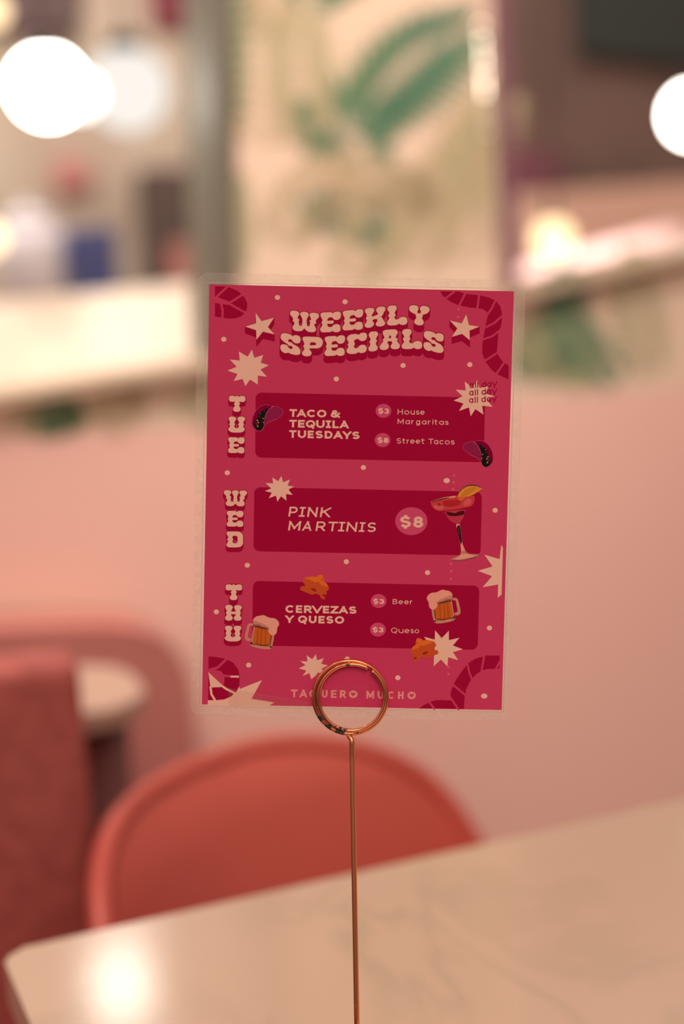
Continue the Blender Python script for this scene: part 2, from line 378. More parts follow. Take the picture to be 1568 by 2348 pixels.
# glowing dots added to imitate glints on the pillar edge
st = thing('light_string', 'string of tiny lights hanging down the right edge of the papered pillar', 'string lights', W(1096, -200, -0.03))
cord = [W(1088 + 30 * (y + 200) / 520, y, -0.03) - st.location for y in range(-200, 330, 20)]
new_obj('cord', *tube(cord, 0.0012, 6), M['cap'], st)  # thin line added behind the glint dots
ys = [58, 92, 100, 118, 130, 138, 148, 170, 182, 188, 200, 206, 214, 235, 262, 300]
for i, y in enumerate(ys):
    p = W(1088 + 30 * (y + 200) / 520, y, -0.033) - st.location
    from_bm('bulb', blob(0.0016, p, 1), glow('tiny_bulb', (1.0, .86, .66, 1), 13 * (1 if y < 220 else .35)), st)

# ------------------------------------------------------------------ tables and chairs of the near room
TZ = 0.75
c0 = on_z(2, 2184, TZ); c1 = on_z(1568, 1832, TZ)
tdir = (c1 - c0); tdir.z = 0; tdir.normalize(); tper = Vector((tdir.y, -tdir.x, 0))     # tper points back to the camera
tab = thing('cafe_table', 'white marble table holding the menu card stand', 'table', down_to(c0, 0))
def rounded_rect(p0, u, v, lu, lv, r, seg=6):
    pts = []
    for cx, cy, a0 in ((r, r, 180), (lu - r, r, 270), (lu - r, lv - r, 0), (r, lv - r, 90)):
        for k in range(seg + 1):
            a = R(a0 + 90 * k / seg); pts.append(p0 + u * (cx + r * math.cos(a)) + v * (cy + r * math.sin(a)))
    return pts
def slab_top(name, pts, z0, z1, mtl, parent, bev=0.003):
    bm = bmesh.new(); lo = [bm.verts.new((p.x, p.y, z0)) for p in pts]; hi = [bm.verts.new((p.x, p.y, z1)) for p in pts]
    bm.faces.new(lo[::-1]); ft = bm.faces.new(hi)
    for i in range(len(pts)):
        j = (i + 1) % len(pts); bm.faces.new((lo[i], lo[j], hi[j], hi[i]))
    bmesh.ops.bevel(bm, geom=list(ft.edges), offset=bev, segments=3, affect='EDGES', profile=0.5)
    return from_bm(name, bm, mtl, parent, False)
slab_top('tabletop', [Vector((p.x, p.y, 0)) for p in rounded_rect(Vector((0, 0, 0)), tdir, tper, 1.1, 0.7, 0.012)], TZ - 0.025, TZ, M['marble'], tab)
ctr = tdir * .62 + tper * .40
new_obj('pedestal', *lathe([(.03, .02), (.03, TZ - .03), (.12, TZ - .027), (.12, TZ - .025)], 24, ctr.x, ctr.y), M['dark_metal'], tab, True)
new_obj('table_base', *lathe([(.20, 0), (.20, .01), (.05, .03), (.03, .03)], 40, ctr.x, ctr.y), M['dark_metal'], tab, False)

def shell_chair(name, label, cat, loc, rotz, mtl, group=None, bw=0.21, top=0.83, seat_z=0.45):
    """moulded shell chair; local +x is the sitter's left, front is -y"""
    root = thing(name, label, cat, loc, (0, 0, rotz), group)
    # back shell: u across, v up; concave to the front, top corners well rounded
    nu, nv = 40, 34; H = top - seat_z - 0.02; V = []; Fc = []
    def half(v):           # half-width against height
        t = max(0.0, (v - 0.22) / 0.78)
        return bw * (0.93 + 0.07 * min(1, v / .3)) * max(0.0, (1 - t ** 4.2)) ** (1 / 3.0)
    vs = [1 - (1 - j / nv) ** 1.7 for j in range(nv + 1)]
    for j, v in enumerate(vs):
        hw = half(v); lean = 0.10 * v
        for i in range(nu + 1):
            u = -1 + 2 * i / nu; x = hw * u
            y = 0.20 + lean - 0.075 * (x / bw) ** 2 + 0.012 * v * v
            if v > .8: y += 0.012 * ((v - .8) / .2) ** 2
            V.append((x, y, seat_z + 0.02 + H * v))
    for j in range(nv):
        for i in range(nu):
            a = j * (nu + 1) + i; Fc.append((a, a + 1, a + nu + 2, a + nu + 1))
    bk = new_obj('backrest', V, Fc, mtl, root, True)
    s = bk.modifiers.new('thickness', 'SOLIDIFY'); s.thickness = 0.006; s.offset = 0
    edge = [Vector(V[j * (nu + 1)]) for j in range(nv + 1)]
    edge += [Vector(V[j * (nu + 1) + nu]) for j in range(nv - 1, -1, -1)]
    # even out the rim path
    rim = [edge[0]]
    for p in edge[1:]:
        if (p - rim[-1]).length > 0.004: rim.append(p)
    new_obj('rim', *tube([p + Vector((0, 0.001, 0)) for p in rim], 0.009, 10), mtl, root, True)
    # seat shell
    V = []; Fc = []; n = 24
    for j in range(n + 1):
        t = j / n; y = 0.20 - 0.42 * t
        hw = 0.20 + 0.025 * math.sin(math.pi * t) - 0.03 * t ** 6
        for i in range(n + 1):
            u = -1 + 2 * i / n
            z = seat_z + 0.02 * u * u + 0.02 * (1 - t) ** 6 - 0.03 * max(0, t - .8) ** 1.5
            V.append((hw * u, y, z))
    for j in range(n):
        for i in range(n):
            a = j * (n + 1) + i; Fc.append((a, a + 1, a + n + 2, a + n + 1))
    st_ = new_obj('seat', V, Fc, mtl, root, True); s = st_.modifiers.new('thickness', 'SOLIDIFY'); s.thickness = 0.008; s.offset = 0
    for sx in (-1, 1):
        for (y0, y1) in ((0.12, 0.19), (-0.14, -0.20)):
            new_obj('leg', *tube([(sx * .13, y0, seat_z - .01), (sx * .21, y1, 0)], [.016, .010], 12), M['wood'], root, True)
    new_obj('frame', *merge(tube([(-.15, .12, seat_z - .012), (.15, .12, seat_z - .012)], .008), tube([(-.15, -.14, seat_z - .014), (.15, -.14, seat_z - .014)], .008)), M['dark_metal'], root, True)
    return root

# coral chair pushed in on the far side of the table
cl, cr = at(216, 2060, 0.93), at(1032, 1960, 1.31)
ca = math.atan2(cr.y - cl.y, cr.x - cl.x); cw = Vector((cr.x - cl.x, cr.y - cl.y, 0)).length
cc = Vector(((cl.x + cr.x) / 2, (cl.y + cr.y) / 2, 0)); cn = Vector((-math.sin(ca), math.cos(ca), 0))
ctop = at(790, 1744, 1.18).z
print('CHAIR', math.degrees(ca), cw, ctop)
shell_chair('shell_chair', 'coral moulded shell chair pushed in behind the marble table', 'chair', cc - cn * 0.21, ca, M['coral'], None, cw / 2, ctop)

# neighbouring table, rose chair and terracotta chair at the left
pb = on_z(366, 1606, TZ)
nt = thing('cafe_table', 'second cream-topped table showing a pale rounded corner behind the coral chair', 'table', down_to(pb, 0))
print('NBR', pb)
slab_top('tabletop', [Vector((p.x, p.y, 0)) for p in rounded_rect(tdir * -0.8 - tper * 0.17, tdir, tper, 0.8, 0.17, 0.06)], TZ - 0.018, TZ, mat('cream_laminate', lin(182, 148, 130), 0.4), nt)
new_obj('pedestal', *lathe([(.035, .02), (.035, TZ - .036)], 20, (tdir * -.045 - tper * .085).x, (tdir * -.045 - tper * .085).y), mat('plum_metal', lin(118, 62, 60), 0.5), nt, True)
new_obj('table_base', *lathe([(.1, 0), (.1, .012), (.04, .03)], 32, (tdir * -.045 - tper * .085).x, (tdir * -.045 - tper * .085).y), M['dark_metal'], nt, False)
ro = -0.10
rp_ = [W(-120, 1452, ro), W(240, 1438, ro), W(320, 1446, ro), W(370, 1465, ro), W(405, 1495, ro), W(428, 1535, ro), W(440, 1590, ro), W(444, 1660, ro)]
rp_ += [down_to(rp_[-1], 0), down_to(rp_[0], 0)]
rose = thing('back_panel', 'rose padded panel with a rounded top corner standing against the pink wall', 'panel', down_to((rp_[0] + rp_[-3]) / 2, 0))
ro_ = new_obj('padding', *prism(rel(rp_, rose), WN * 0.075), M['rose'], rose); md = ro_.modifiers.new('soft', 'BEVEL'); md.width = 0.02; md.segments = 3
new_obj('backing_board', *prism(rel([p + WN * .076 for p in rp_], rose), WN * 0.02), M['wood'], rose)

tc = at(60, 1500, 1.22)
tr = at(172, 1495, 1.10)
th = thing('upholstered_chair', 'terracotta padded square-backed chair at the left edge', 'chair', down_to(tr, 0), (0, 0, WA))
hz = tr.z
from_bm('backrest', rbox(-.22, 0, hz - .22, .44, .06, .44, .012, 3), M['terracotta'], th)
from_bm('seat', rbox(-.22, -.2, .43, .44, .36, .08, .02, 3), M['terracotta'], th)
for sx in (-.03, -.41):
    new_obj('leg', *tube([(sx, .0, hz - .42), (sx, .04, 0)], [.016, .012]), M['wood'], th, True)
    new_obj('leg', *tube([(sx, -.34, .4), (sx, -.35, 0)], [.016, .012]), M['wood'], th, True)

# ------------------------------------------------------------------ the menu card
# card plane: a little over half a metre away, its foot slightly farther than its head
PC = at(820, 1140, 0.598)
_dn = MROT @ Vector((0, -1, -0.0535)); _rt = MROT @ Vector((1, 0, 0))
PNRM = _rt.cross(-_dn).normalized()
if PNRM.dot(CAM - PC) < 0: PNRM = -PNRM
_tl, _tr, _bl = on_plane(480, 652, PC, PNRM), on_plane(1178, 668, PC, PNRM), on_plane(463, 1615, PC, PNRM)
CX = (_tr - _tl).normalized(); CY = PNRM.cross(CX).normalized()
CMAT = Matrix((CX, CY, PNRM)).transposed()
card = thing('menu_card', 'laminated pink weekly specials menu card clipped to the copper wire stand', 'menu card', PC, CMAT.to_euler())
def cp(px, py, z=0.0):
    """point of the photograph on the card, in the card's own coordinates"""
    q = on_plane(px, py, PC, PNRM) - PC
    return Vector((q.dot(CX), q.dot(CY), z))
LAY = 0.000012
PINK = lin(208, 66, 106); CRIM = lin(168, 14, 62); CREAM = lin(243, 200, 178); PINK2 = lin(212, 80, 122); FAINT = lin(220, 98, 126)

def ink_mat():
    m = mat('printed_ink', (1, 1, 1, 1), 0.7, 0, 0.0); b = m.node_tree.nodes['Principled BSDF']
    a = N(m, 'ShaderNodeAttribute', attribute_name='ink')
    tc = N(m, 'ShaderNodeTexCoord'); nz = N(m, 'ShaderNodeTexNoise'); nz.inputs['Scale'].default_value = 2600; nz.inputs['Detail'].default_value = 1
    mr = N(m, 'ShaderNodeMapRange'); mr.inputs[3].default_value = 0.93; mr.inputs[4].default_value = 1.07
    mx = N(m, 'ShaderNodeMix', data_type='RGBA', blend_type='MULTIPLY'); mx.inputs[0].default_value = 1
    L(m, tc.outputs['Object'], nz.inputs['Vector']); L(m, nz.outputs['Fac'], mr.inputs[0])
    L(m, a.outputs['Color'], mx.inputs[6]); L(m, mr.outputs[0], mx.inputs[7]); L(m, mx.outputs[2], b.inputs['Base Color'])
    return m
INK = ink_mat()

class Art:
    """flat printed shapes in photograph pixels, layered a hair apart on the card"""
    def __init__(s): s.V = []; s.F = []; s.C = []
    def poly(s, pts, color, lay, holes=()):
        loops = [[Vector((x, y, 0)) for x, y in pts]] + [[Vector((x, y, 0)) for x, y in h] for h in holes]
        flat = [p for l in loops for p in l]; k = len(s.V)
        s.V += [cp(p.x, p.y, LAY * lay) for p in flat]
        for t in tessellate_polygon(loops):
            a, b, c = (flat[i] for i in t)
            area_ = (b.x - a.x) * (c.y - a.y) - (b.y - a.y) * (c.x - a.x)
            if abs(area_) < 1e-9: continue
            t = t if area_ < 0 else (t[0], t[2], t[1])       # pixel y runs down
            s.F.append(tuple(k + i for i in t)); s.C.append(color)
    def disc(s, x, y, rx, ry, color, lay, n=28): s.poly([(x + rx * math.cos(2 * math.pi * i / n), y + ry * math.sin(2 * math.pi * i / n)) for i in range(n)], color, lay)
    def build(s, name, parent): return new_obj(name, s.V, s.F, INK, parent, cols=s.C)

def crm(pts, k=3):
    out = []; n = len(pts)
    for i in range(n):
        p0, p1, p2, p3 = pts[i - 1], pts[i], pts[(i + 1) % n], pts[(i + 2) % n]
        for j in range(k):
            t = j / k
            out.append(tuple(0.5 * (2 * p1[d] + (p2[d] - p0[d]) * t + (2 * p0[d] - 5 * p1[d] + 4 * p2[d] - p3[d]) * t * t + (3 * p1[d] - p0[d] - 3 * p2[d] + p3[d]) * t ** 3) for d in (0, 1)))
    return out
def sarea(p): return sum(p[i - 1][0] * p[i][1] - p[i][0] * p[i - 1][1] for i in range(len(p))) / 2
def dilate(p, d):
    n = len(p); sg = 1 if sarea(p) > 0 else -1; out = []
    for i in range(n):
        (x0, y0), (x1, y1) = p[i - 1], p[(i + 1) % n]; dx, dy = x1 - x0, y1 - y0; l = math.hypot(dx, dy) or 1
        out.append((p[i][0] + sg * dy / l * d, p[i][1] - sg * dx / l * d))
    return out
def sweep(art, p, holes, dy, color, lay, d=1.6, dx=-0.4):
    """dark drop block: the shape, grown a little, swept downwards"""
    q = dilate(p, d) if d else p; hs = [dilate(h, -d * .9) for h in holes]
    art.poly(q, color, lay, hs)
    kz = 0
    for lp in [q] + hs:
        for i in range(len(lp)):
            kz += 1
            a, b = lp[i - 1], lp[i]
            quad = [a, b, (b[0] + dx, b[1] + dy), (a[0] + dx, a[1] + dy)]
            if abs(sarea(quad)) > 1e-6: art.poly(quad if sarea(quad) > 0 else quad[::-1], color, lay + 0.1 + 0.06 * (kz % 40))
    art.poly([(x + dx, y + dy) for x, y in q], color, lay + 2.7, [[(x + dx, y + dy) for x, y in h] for h in hs])
def crop(ox, oy, s): return lambda x, y: (ox + x / s, oy + y / s)
def mp(f, pts): return [f(x, y) for x, y in pts]

# ---- wild-west display letters, traced as outlines
G = {}
G['W'] = ((180, 190, 915, 705), [(180,260),(200,210),(250,192),(310,190),(370,203),(412,240),(412,280),(375,340),(380,375),(418,412),(400,440),(402,510),(420,550),(448,565),(478,540),(490,480),(494,400),(480,350),(445,290),(440,250),(470,210),(540,195),(610,205),(650,240),(653,280),(625,335),(602,400),(604,480),(615,540),(643,563),(672,545),(688,490),(690,445),(665,418),(705,395),(712,360),(700,330),(675,270),(690,230),(740,205),(820,203),(885,215),(915,260),(910,310),(870,350),(840,390),(832,430),(850,462),(810,485),(795,520),(820,560),(838,610),(830,660),(800,690),(740,702),(660,700),(590,665),(545,620),(500,665),(450,690),(370,697),(300,685),(255,650),(243,600),(255,570),(285,530),(290,490),(270,465),(245,448),(258,420),(255,385),(225,340),(190,300)], [])
G['E'] = ((272, 848, 800, 1355), [(275,900),(290,865),(340,848),(450,848),(545,852),(600,880),(640,852),(700,846),(760,855),(798,895),(800,960),(785,1010),(740,1045),(680,1052),(625,1035),(600,1010),(580,985),(540,978),(490,985),(462,1015),(458,1060),(580,1060),(612,1075),(618,1100),(605,1130),(570,1138),(455,1138),(460,1180),(480,1210),(520,1218),(575,1215),(600,1185),(640,1160),(700,1155),(750,1168),(785,1205),(797,1260),(790,1315),(755,1345),(690,1355),(630,1345),(585,1320),(540,1342),(420,1345),(330,1340),(285,1310),(272,1270),(280,1235),(320,1180),(325,1135),(300,1098),(325,1060),(320,1010),(285,950)], [])
G['D'] = ((262, 1500, 790, 2005), [(268,1560),(285,1520),(330,1502),(500,1500),(640,1505),(710,1530),(765,1580),(788,1640),(788,1760),(788,1860),(765,1930),(710,1980),(620,2003),(450,2003),(330,1998),(280,1965),(262,1925),(272,1890),(310,1830),(312,1790),(288,1750),(318,1705),(315,1665),(285,1610)], [[(452,1680),(470,1645),(520,1635),(580,1640),(612,1670),(620,1740),(615,1820),(600,1850),(570,1872),(520,1876),(475,1855),(455,1820),(460,1785),(485,1755),(460,1720)]])
G['T'] = ((250, 142, 808, 675), [(255,215),(265,175),(300,150),(370,145),(430,152),(462,175),(495,152),(525,147),(560,155),(590,180),(640,152),(700,148),(765,155),(803,195),(806,260),(798,310),(760,342),(690,350),(640,342),(600,335),(598,360),(630,405),(602,450),(605,500),(640,545),(648,600),(625,645),(575,672),(520,677),(455,668),(405,635),(395,590),(410,545),(445,500),(450,455),(425,415),(452,370),(450,335),(400,345),(330,345),(275,320),(255,280)], [])
G['H'] = ((232, 835, 795, 1365), [(240,910),(255,865),(300,838),(370,835),(440,848),(490,885),(492,930),(455,1000),(435,1055),(595,1055),(575,1000),(542,930),(550,880),(600,848),(680,845),(750,852),(792,900),(790,950),(745,1010),(742,1060),(770,1105),(740,1150),(745,1210),(780,1260),(785,1310),(750,1350),(680,1368),(600,1360),(545,1330),(530,1280),(550,1230),(592,1175),(598,1150),(435,1150),(445,1190),(485,1245),(490,1290),(465,1335),(410,1362),(340,1365),(270,1345),(235,1300),(240,1250),(285,1190),(290,1150),(260,1105),(290,1060),(290,1010),(250,955)], [])
G['U'] = ((220, 1535, 780, 2065), [(232,1600),(250,1560),(300,1538),(370,1537),(435,1555),(480,1595),(480,1640),(430,1710),(425,1750),(452,1790),(430,1820),(422,1860),(440,1900),(490,1920),(540,1912),(572,1880),(575,1840),(550,1800),(580,1750),(578,1710),(540,1650),(527,1610),(550,1562),(610,1542),(690,1540),(755,1560),(780,1610),(770,1655),(725,1720),(727,1760),(748,1805),(720,1850),(728,1890),(765,1935),(770,1970),(730,2025),(640,2060),(500,2065),(370,2060),(280,2030),(225,1975),(225,1935),(270,1880),(275,1840),(250,1790),(278,1740),(270,1700),(240,1650)], [])
G['K'] = (None, [(970,260),(985,215),(1040,185),(1120,180),(1185,190),(1208,235),(1200,280),(1160,340),(1152,400),(1295,350),(1295,315),(1262,260),(1260,215),(1300,165),(1370,147),(1440,147),(1490,175),(1490,240),(1450,300),(1430,355),(1385,405),(1420,440),(1440,490),(1480,540),(1485,590),(1445,635),(1370,655),(1295,650),(1250,615),(1255,570),(1285,520),(1285,475),(1240,465),(1165,490),(1175,530),(1200,570),(1195,620),(1150,665),(1080,690),(1010,685),(968,650),(970,600),(1010,540),(1015,490),(990,440),(1018,400),(1015,350),(985,305)], [])
G['L'] = ((75, 108, 560, 588), [(85,190),(105,140),(160,112),(230,108),(285,118),(308,165),(300,210),(265,265),(262,305),(285,342),(255,380),(258,420),(290,442),(340,440),(365,415),(420,385),(490,383),(540,405),(560,455),(558,515),(530,555),(470,575),(405,570),(365,545),(310,575),(230,585),(150,588),(95,570),(75,530),(85,490),(125,430),(128,395),(100,350),(130,310),(125,270),(95,225)], [])
G['Y'] = (None, [(607,180),(620,130),(680,103),(750,105),(810,130),(828,180),(815,230),(802,262),(815,290),(845,300),(880,285),(890,255),(868,210),(868,160),(910,125),(980,120),(1050,140),(1093,195),(1080,250),(1030,300),(930,335),(922,350),(938,360),(910,400),(925,440),(950,490),(950,540),(915,578),(850,585),(790,572),(735,535),(728,490),(750,445),(778,405),(770,370),(755,345),(770,325),(720,305),(650,265),(612,225)], [])
G['S'] = ((88, 828, 605, 1390), [(92,920),(105,865),(150,832),(220,830),(310,850),(380,885),(405,905),(450,880),(520,885),(575,910),(603,960),(600,1030),(580,1075),(530,1092),(470,1085),(420,1055),(395,1025),(385,1000),(345,985),(300,990),(285,1020),(300,1050),(350,1062),(375,1065),(390,1090),(440,1125),(520,1165),(570,1215),(600,1280),(598,1340),(560,1378),(490,1387),(400,1372),(320,1345),(285,1325),(250,1342),(190,1335),(130,1300),(92,1240),(88,1170),(115,1125),(180,1115),(240,1130),(280,1165),(300,1205),(345,1232),(385,1228),(402,1200),(385,1165),(350,1155),(300,1150),(275,1115),(200,1065),(130,1010),(98,965)], [])
G['P'] = (None, [(655,980),(670,935),(720,918),(880,920),(1060,930),(1130,960),(1170,1020),(1175,1090),(1145,1155),(1080,1205),(980,1218),(845,1218),(838,1250),(880,1310),(885,1360),(850,1405),(775,1423),(700,1412),(650,1375),(645,1335),(665,1290),(700,1250),(702,1210),(672,1163),(700,1130),(703,1085),(675,1030)], [[(845,1100),(855,1070),(900,1060),(960,1062),(1005,1090),(1005,1120),(970,1138),(900,1140),(845,1138)]])
G['C'] = (None, [(510,960),(530,910),(590,870),(680,852),(760,852),(815,868),(860,830),(930,817),(985,825),(1018,865),(1018,930),(1000,985),(950,1020),(890,1030),(840,1015),(810,990),(790,975),(740,985),(700,1015),(688,1050),(715,1105),(690,1150),(690,1190),(715,1215),(760,1215),(795,1195),(820,1160),(880,1130),(945,1128),(995,1160),(1015,1220),(1000,1285),(950,1325),(890,1337),(840,1335),(805,1315),(755,1345),(670,1362),(580,1360),(520,1330),(497,1285),(505,1250),(540,1190),(545,1160),(520,1130),(548,1080),(540,1040),(515,1000)], [])
G['I'] = (None, [(1068,870),(1085,825),(1130,792),(1210,785),(1270,790),(1305,830),(1302,885),(1265,940),(1258,985),(1282,1025),(1255,1070),(1255,1120),(1290,1175),(1298,1215),(1275,1260),(1220,1288),(1140,1297),(1080,1280),(1058,1240),(1065,1200),(1100,1145),(1108,1100),(1085,1055),(1110,1010),(1108,965),(1080,915)], [])
G['A'] = (None, [(-25,735),(10,705),(100,690),(220,683),(290,690),(325,735),(325,785),(290,840),(290,885),(332,908),(318,945),(330,990),(375,1040),(385,1085),(365,1130),(310,1155),(230,1155),(175,1130),(160,1085),(185,1040),(200,1005),(185,970),(145,965),(100,970),(85,1005),(110,1045),(120,1090),(100,1140),(50,1168),(-10,1178),(-75,1160),(-103,1120),(-95,1075),(-45,1010),(-15,960),(-29,930),(8,890),(5,850),(-24,790)], [[(120,890),(130,840),(150,820),(172,850),(172,890),(150,893)]])
def quadmap(box, f, TL, TR, BR, BL):
    x0, y0, x1, y1 = box
    def g(x, y):
        u = (x - x0) / (x1 - x0); v = (y - y0) / (y1 - y0)
        return f(*[TL[d] * (1 - u) * (1 - v) + TR[d] * u * (1 - v) + BR[d] * u * v + BL[d] * (1 - u) * v for d in (0, 1)])
    return g
k1, k2, k3 = crop(635, 690, 11.2), crop(750, 690, 11.2), crop(880, 690, 10.453)
kt, kw, kh = crop(500, 890, 13.81), crop(500, 1110, 13.81), crop(500, 1330, 14.678)
def Q(ch, f, *q): return (ch, quadmap(G[ch][0], f, *q))
WEEKLY = [Q('W', k1, (335, 243), (1078, 303), (1078, 815), (335, 775)), Q('E', k2, (-173, 303), (352, 270), (345, 800), (-180, 822)),
          Q('E', k2, (400, 258), (925, 205), (918, 735), (390, 775)), ('K', k2), ('L', k3), ('Y', k3)]
SPECIALS = [('S', k1), ('P', k1), Q('E', k2, (-63, 920), (457, 880), (450, 1408), (-72, 1430)), ('C', k2), ('I', k2), ('A', k3),
            Q('L', k3, (430, 668), (915, 690), (915, 1172), (425, 1150)), Q('S', k3, (955, 720), (1435, 728), (1430, 1250), (948, 1240))]
TUE = [Q('T', kt, (342, 235), (865, 242), (860, 750), (337, 745)), Q('U', kt, (325, 895), (855, 898), (850, 1408), (320, 1405)), Q('E', kt, (318, 1555), (838, 1560), (832, 2068), (312, 2062))]
WED = [('W', kw), ('E', kw), ('D', kw)]
THU = [('T', kh), ('H', kh), ('U', kh)]
def letters(art, lst, dy, lay, d):
    for ch, f in lst:
        o = mp(f, crm(G[ch][1])); h = [mp(f, crm(x)) for x in G[ch][2]]
        sweep(art, o, h, dy, CRIM, lay, d)
    for ch, f in lst:
        o = mp(f, crm(G[ch][1])); h = [mp(f, crm(x)) for x in G[ch][2]]
        art.poly(o, CREAM, lay + 3.5, h)

# ---- plain lettering: single-width strokes in a unit cell
def ar(cx, cy, rx, ry, a0, a1, n=18): return ('a', [(cx + rx * math.cos(R(a0 + (a1 - a0) * i / n)), cy + ry * math.sin(R(a0 + (a1 - a0) * i / n))) for i in range(n + 1)])
def ln(*p): return ('l', list(p))
O_ = ar(.5, .5, .5, .5, 0, 360, 32); o_ = ar(.5, .36, .5, .36, 0, 360, 28)
GL = {'T': [ln((0, 1), (1, 1)), ln((.5, 1), (.5, 0))], 'A': [ln((0, 0), (.5, 1)), ln((.5, 1), (1, 0)), ln((.22, .27), (.78, .27))],
      'C': [ar(.54, .5, .54, .5, 42, 318)], 'O': [O_], '&': [ln((.2, .62), (1, 0)), ar(.42, .78, .24, .22, 0, 360), ar(.38, .28, .38, .28, 95, 335), ln((.7, .14), (1, .5))],
      'E': [ln((0, 0), (0, 1)), ln((0, 1), (1, 1)), ln((0, .5), (.88, .5)), ln((0, 0), (1, 0))], 'Q': [O_, ln((.66, .2), (.82, -.12))],
      'U': [ln((0, 1), (0, .42)), ar(.5, .42, .5, .42, 180, 360), ln((1, .42), (1, 1))], 'I': [ln((.5, 0), (.5, 1)), ln((0, 1), (1, 1)), ln((0, 0), (1, 0))],
      'L': [ln((0, 1), (0, 0)), ln((0, 0), (1, 0))], 'S': [ar(.5, .75, .48, .25, 25, 270), ar(.5, .25, .5, .25, 90, -155)],
      'D': [ln((0, 0), (0, 1)), ln((0, 1), (.45, 1)), ln((0, 0), (.45, 0)), ar(.45, .5, .55, .5, -90, 90)], 'Y': [ln((0, 1), (.5, .42)), ln((1, 1), (.5, .42)), ln((.5, .42), (.5, 0))],
      'P': [ln((0, 0), (0, 1)), ln((0, 1), (.6, 1)), ln((0, .42), (.6, .42)), ar(.6, .71, .4, .29, -90, 90)],
      'R': [ln((0, 0), (0, 1)), ln((0, 1), (.6, 1)), ln((0, .42), (.6, .42)), ar(.6, .71, .36, .29, -90, 90), ln((.5, .42), (1, 0))],
      'N': [ln((0, 0), (0, 1)), ln((0, 1), (1, 0)), ln((1, 0), (1, 1))], 'K': [ln((0, 0), (0, 1)), ln((0, .4), (1, 1)), ln((.32, .6), (1, 0))],
      'M': [ln((0, 0), (0, 1)), ln((0, 1), (.5, .22)), ln((.5, .22), (1, 1)), ln((1, 1), (1, 0))], 'V': [ln((0, 1), (.5, 0)), ln((.5, 0), (1, 1))],
      'Z': [ln((0, 1), (1, 1)), ln((1, 1), (0, 0)), ln((0, 0), (1, 0))], 'H': [ln((0, 0), (0, 1)), ln((1, 0), (1, 1)), ln((0, .5), (1, .5))],
      'B': [ln((0, 0), (0, 1)), ln((0, 1), (.5, 1)), ln((0, .53), (.55, .53)), ln((0, 0), (.55, 0)), ar(.5, .765, .4, .235, -90, 90), ar(.55, .265, .45, .265, -90, 90)],
      'o': [o_], 'u': [ln((0, .72), (0, .32)), ar(.5, .32, .5, .32, 180, 360), ln((1, .72), (1, 0))], 's': [ar(.5, .54, .47, .18, 25, 270), ar(.5, .18, .5, .18, 90, -155)],
      'e': [ar(.5, .36, .5, .36, 0, 318, 24), ln((.03, .36), (.97, .36))], 'a': [o_, ln((1, .72), (1, 0))], 'r': [ln((0, .72), (0, 0)), ar(.95, .28, .95, .44, 90, 175)],
      'g': [o_, ln((1, .72), (1, -.04)), ar(.5, -.04, .5, .24, 200, 360)], 'i': [ln((.5, .72), (.5, 0)), ln((.5, 1.0), (.5, 1.02))],
      't': [ln((.38, .98), (.38, .25)), ln((0, .72), (.95, .72)), ar(.72, .25, .34, .25, 180, 300)], 'c': [ar(.54, .36, .54, .36, 42, 318)], 'l': [ln((.5, 1), (.5, 0))],
      'd': [o_, ln((1, 1.02), (1, 0))], 'y': [ln((0, .72), (.52, 0)), ln((1, .72), (.34, -.28))],
      '$': [ar(.5, .75, .48, .25, 25, 270), ar(.5, .25, .5, .25, 90, -155), ln((.5, 1.14), (.5, 1.0)), ln((.5, 0), (.5, -.14))],
      '3': [ar(.42, .75, .5, .25, 150, -90), ar(.42, .26, .55, .26, 90, -150)], '8': [ar(.5, .76, .42, .24, 0, 360, 24), ar(.5, .26, .5, .26, 0, 360, 24)]}
def clip_y(p, lo, hi):
    for s, lim in ((1, lo), (-1, -hi)):
        out = []
        for i in range(len(p)):
            a, b = p[i - 1], p[i]; da, db = s * a[1] - lim, s * b[1] - lim
            if da >= 0: out.append(a)
            if (da >= 0) != (db >= 0):
                t = da / (da - db); out.append((a[0] + (b[0] - a[0]) * t, lim * s))
        p = out
        if not p: return p
    return p
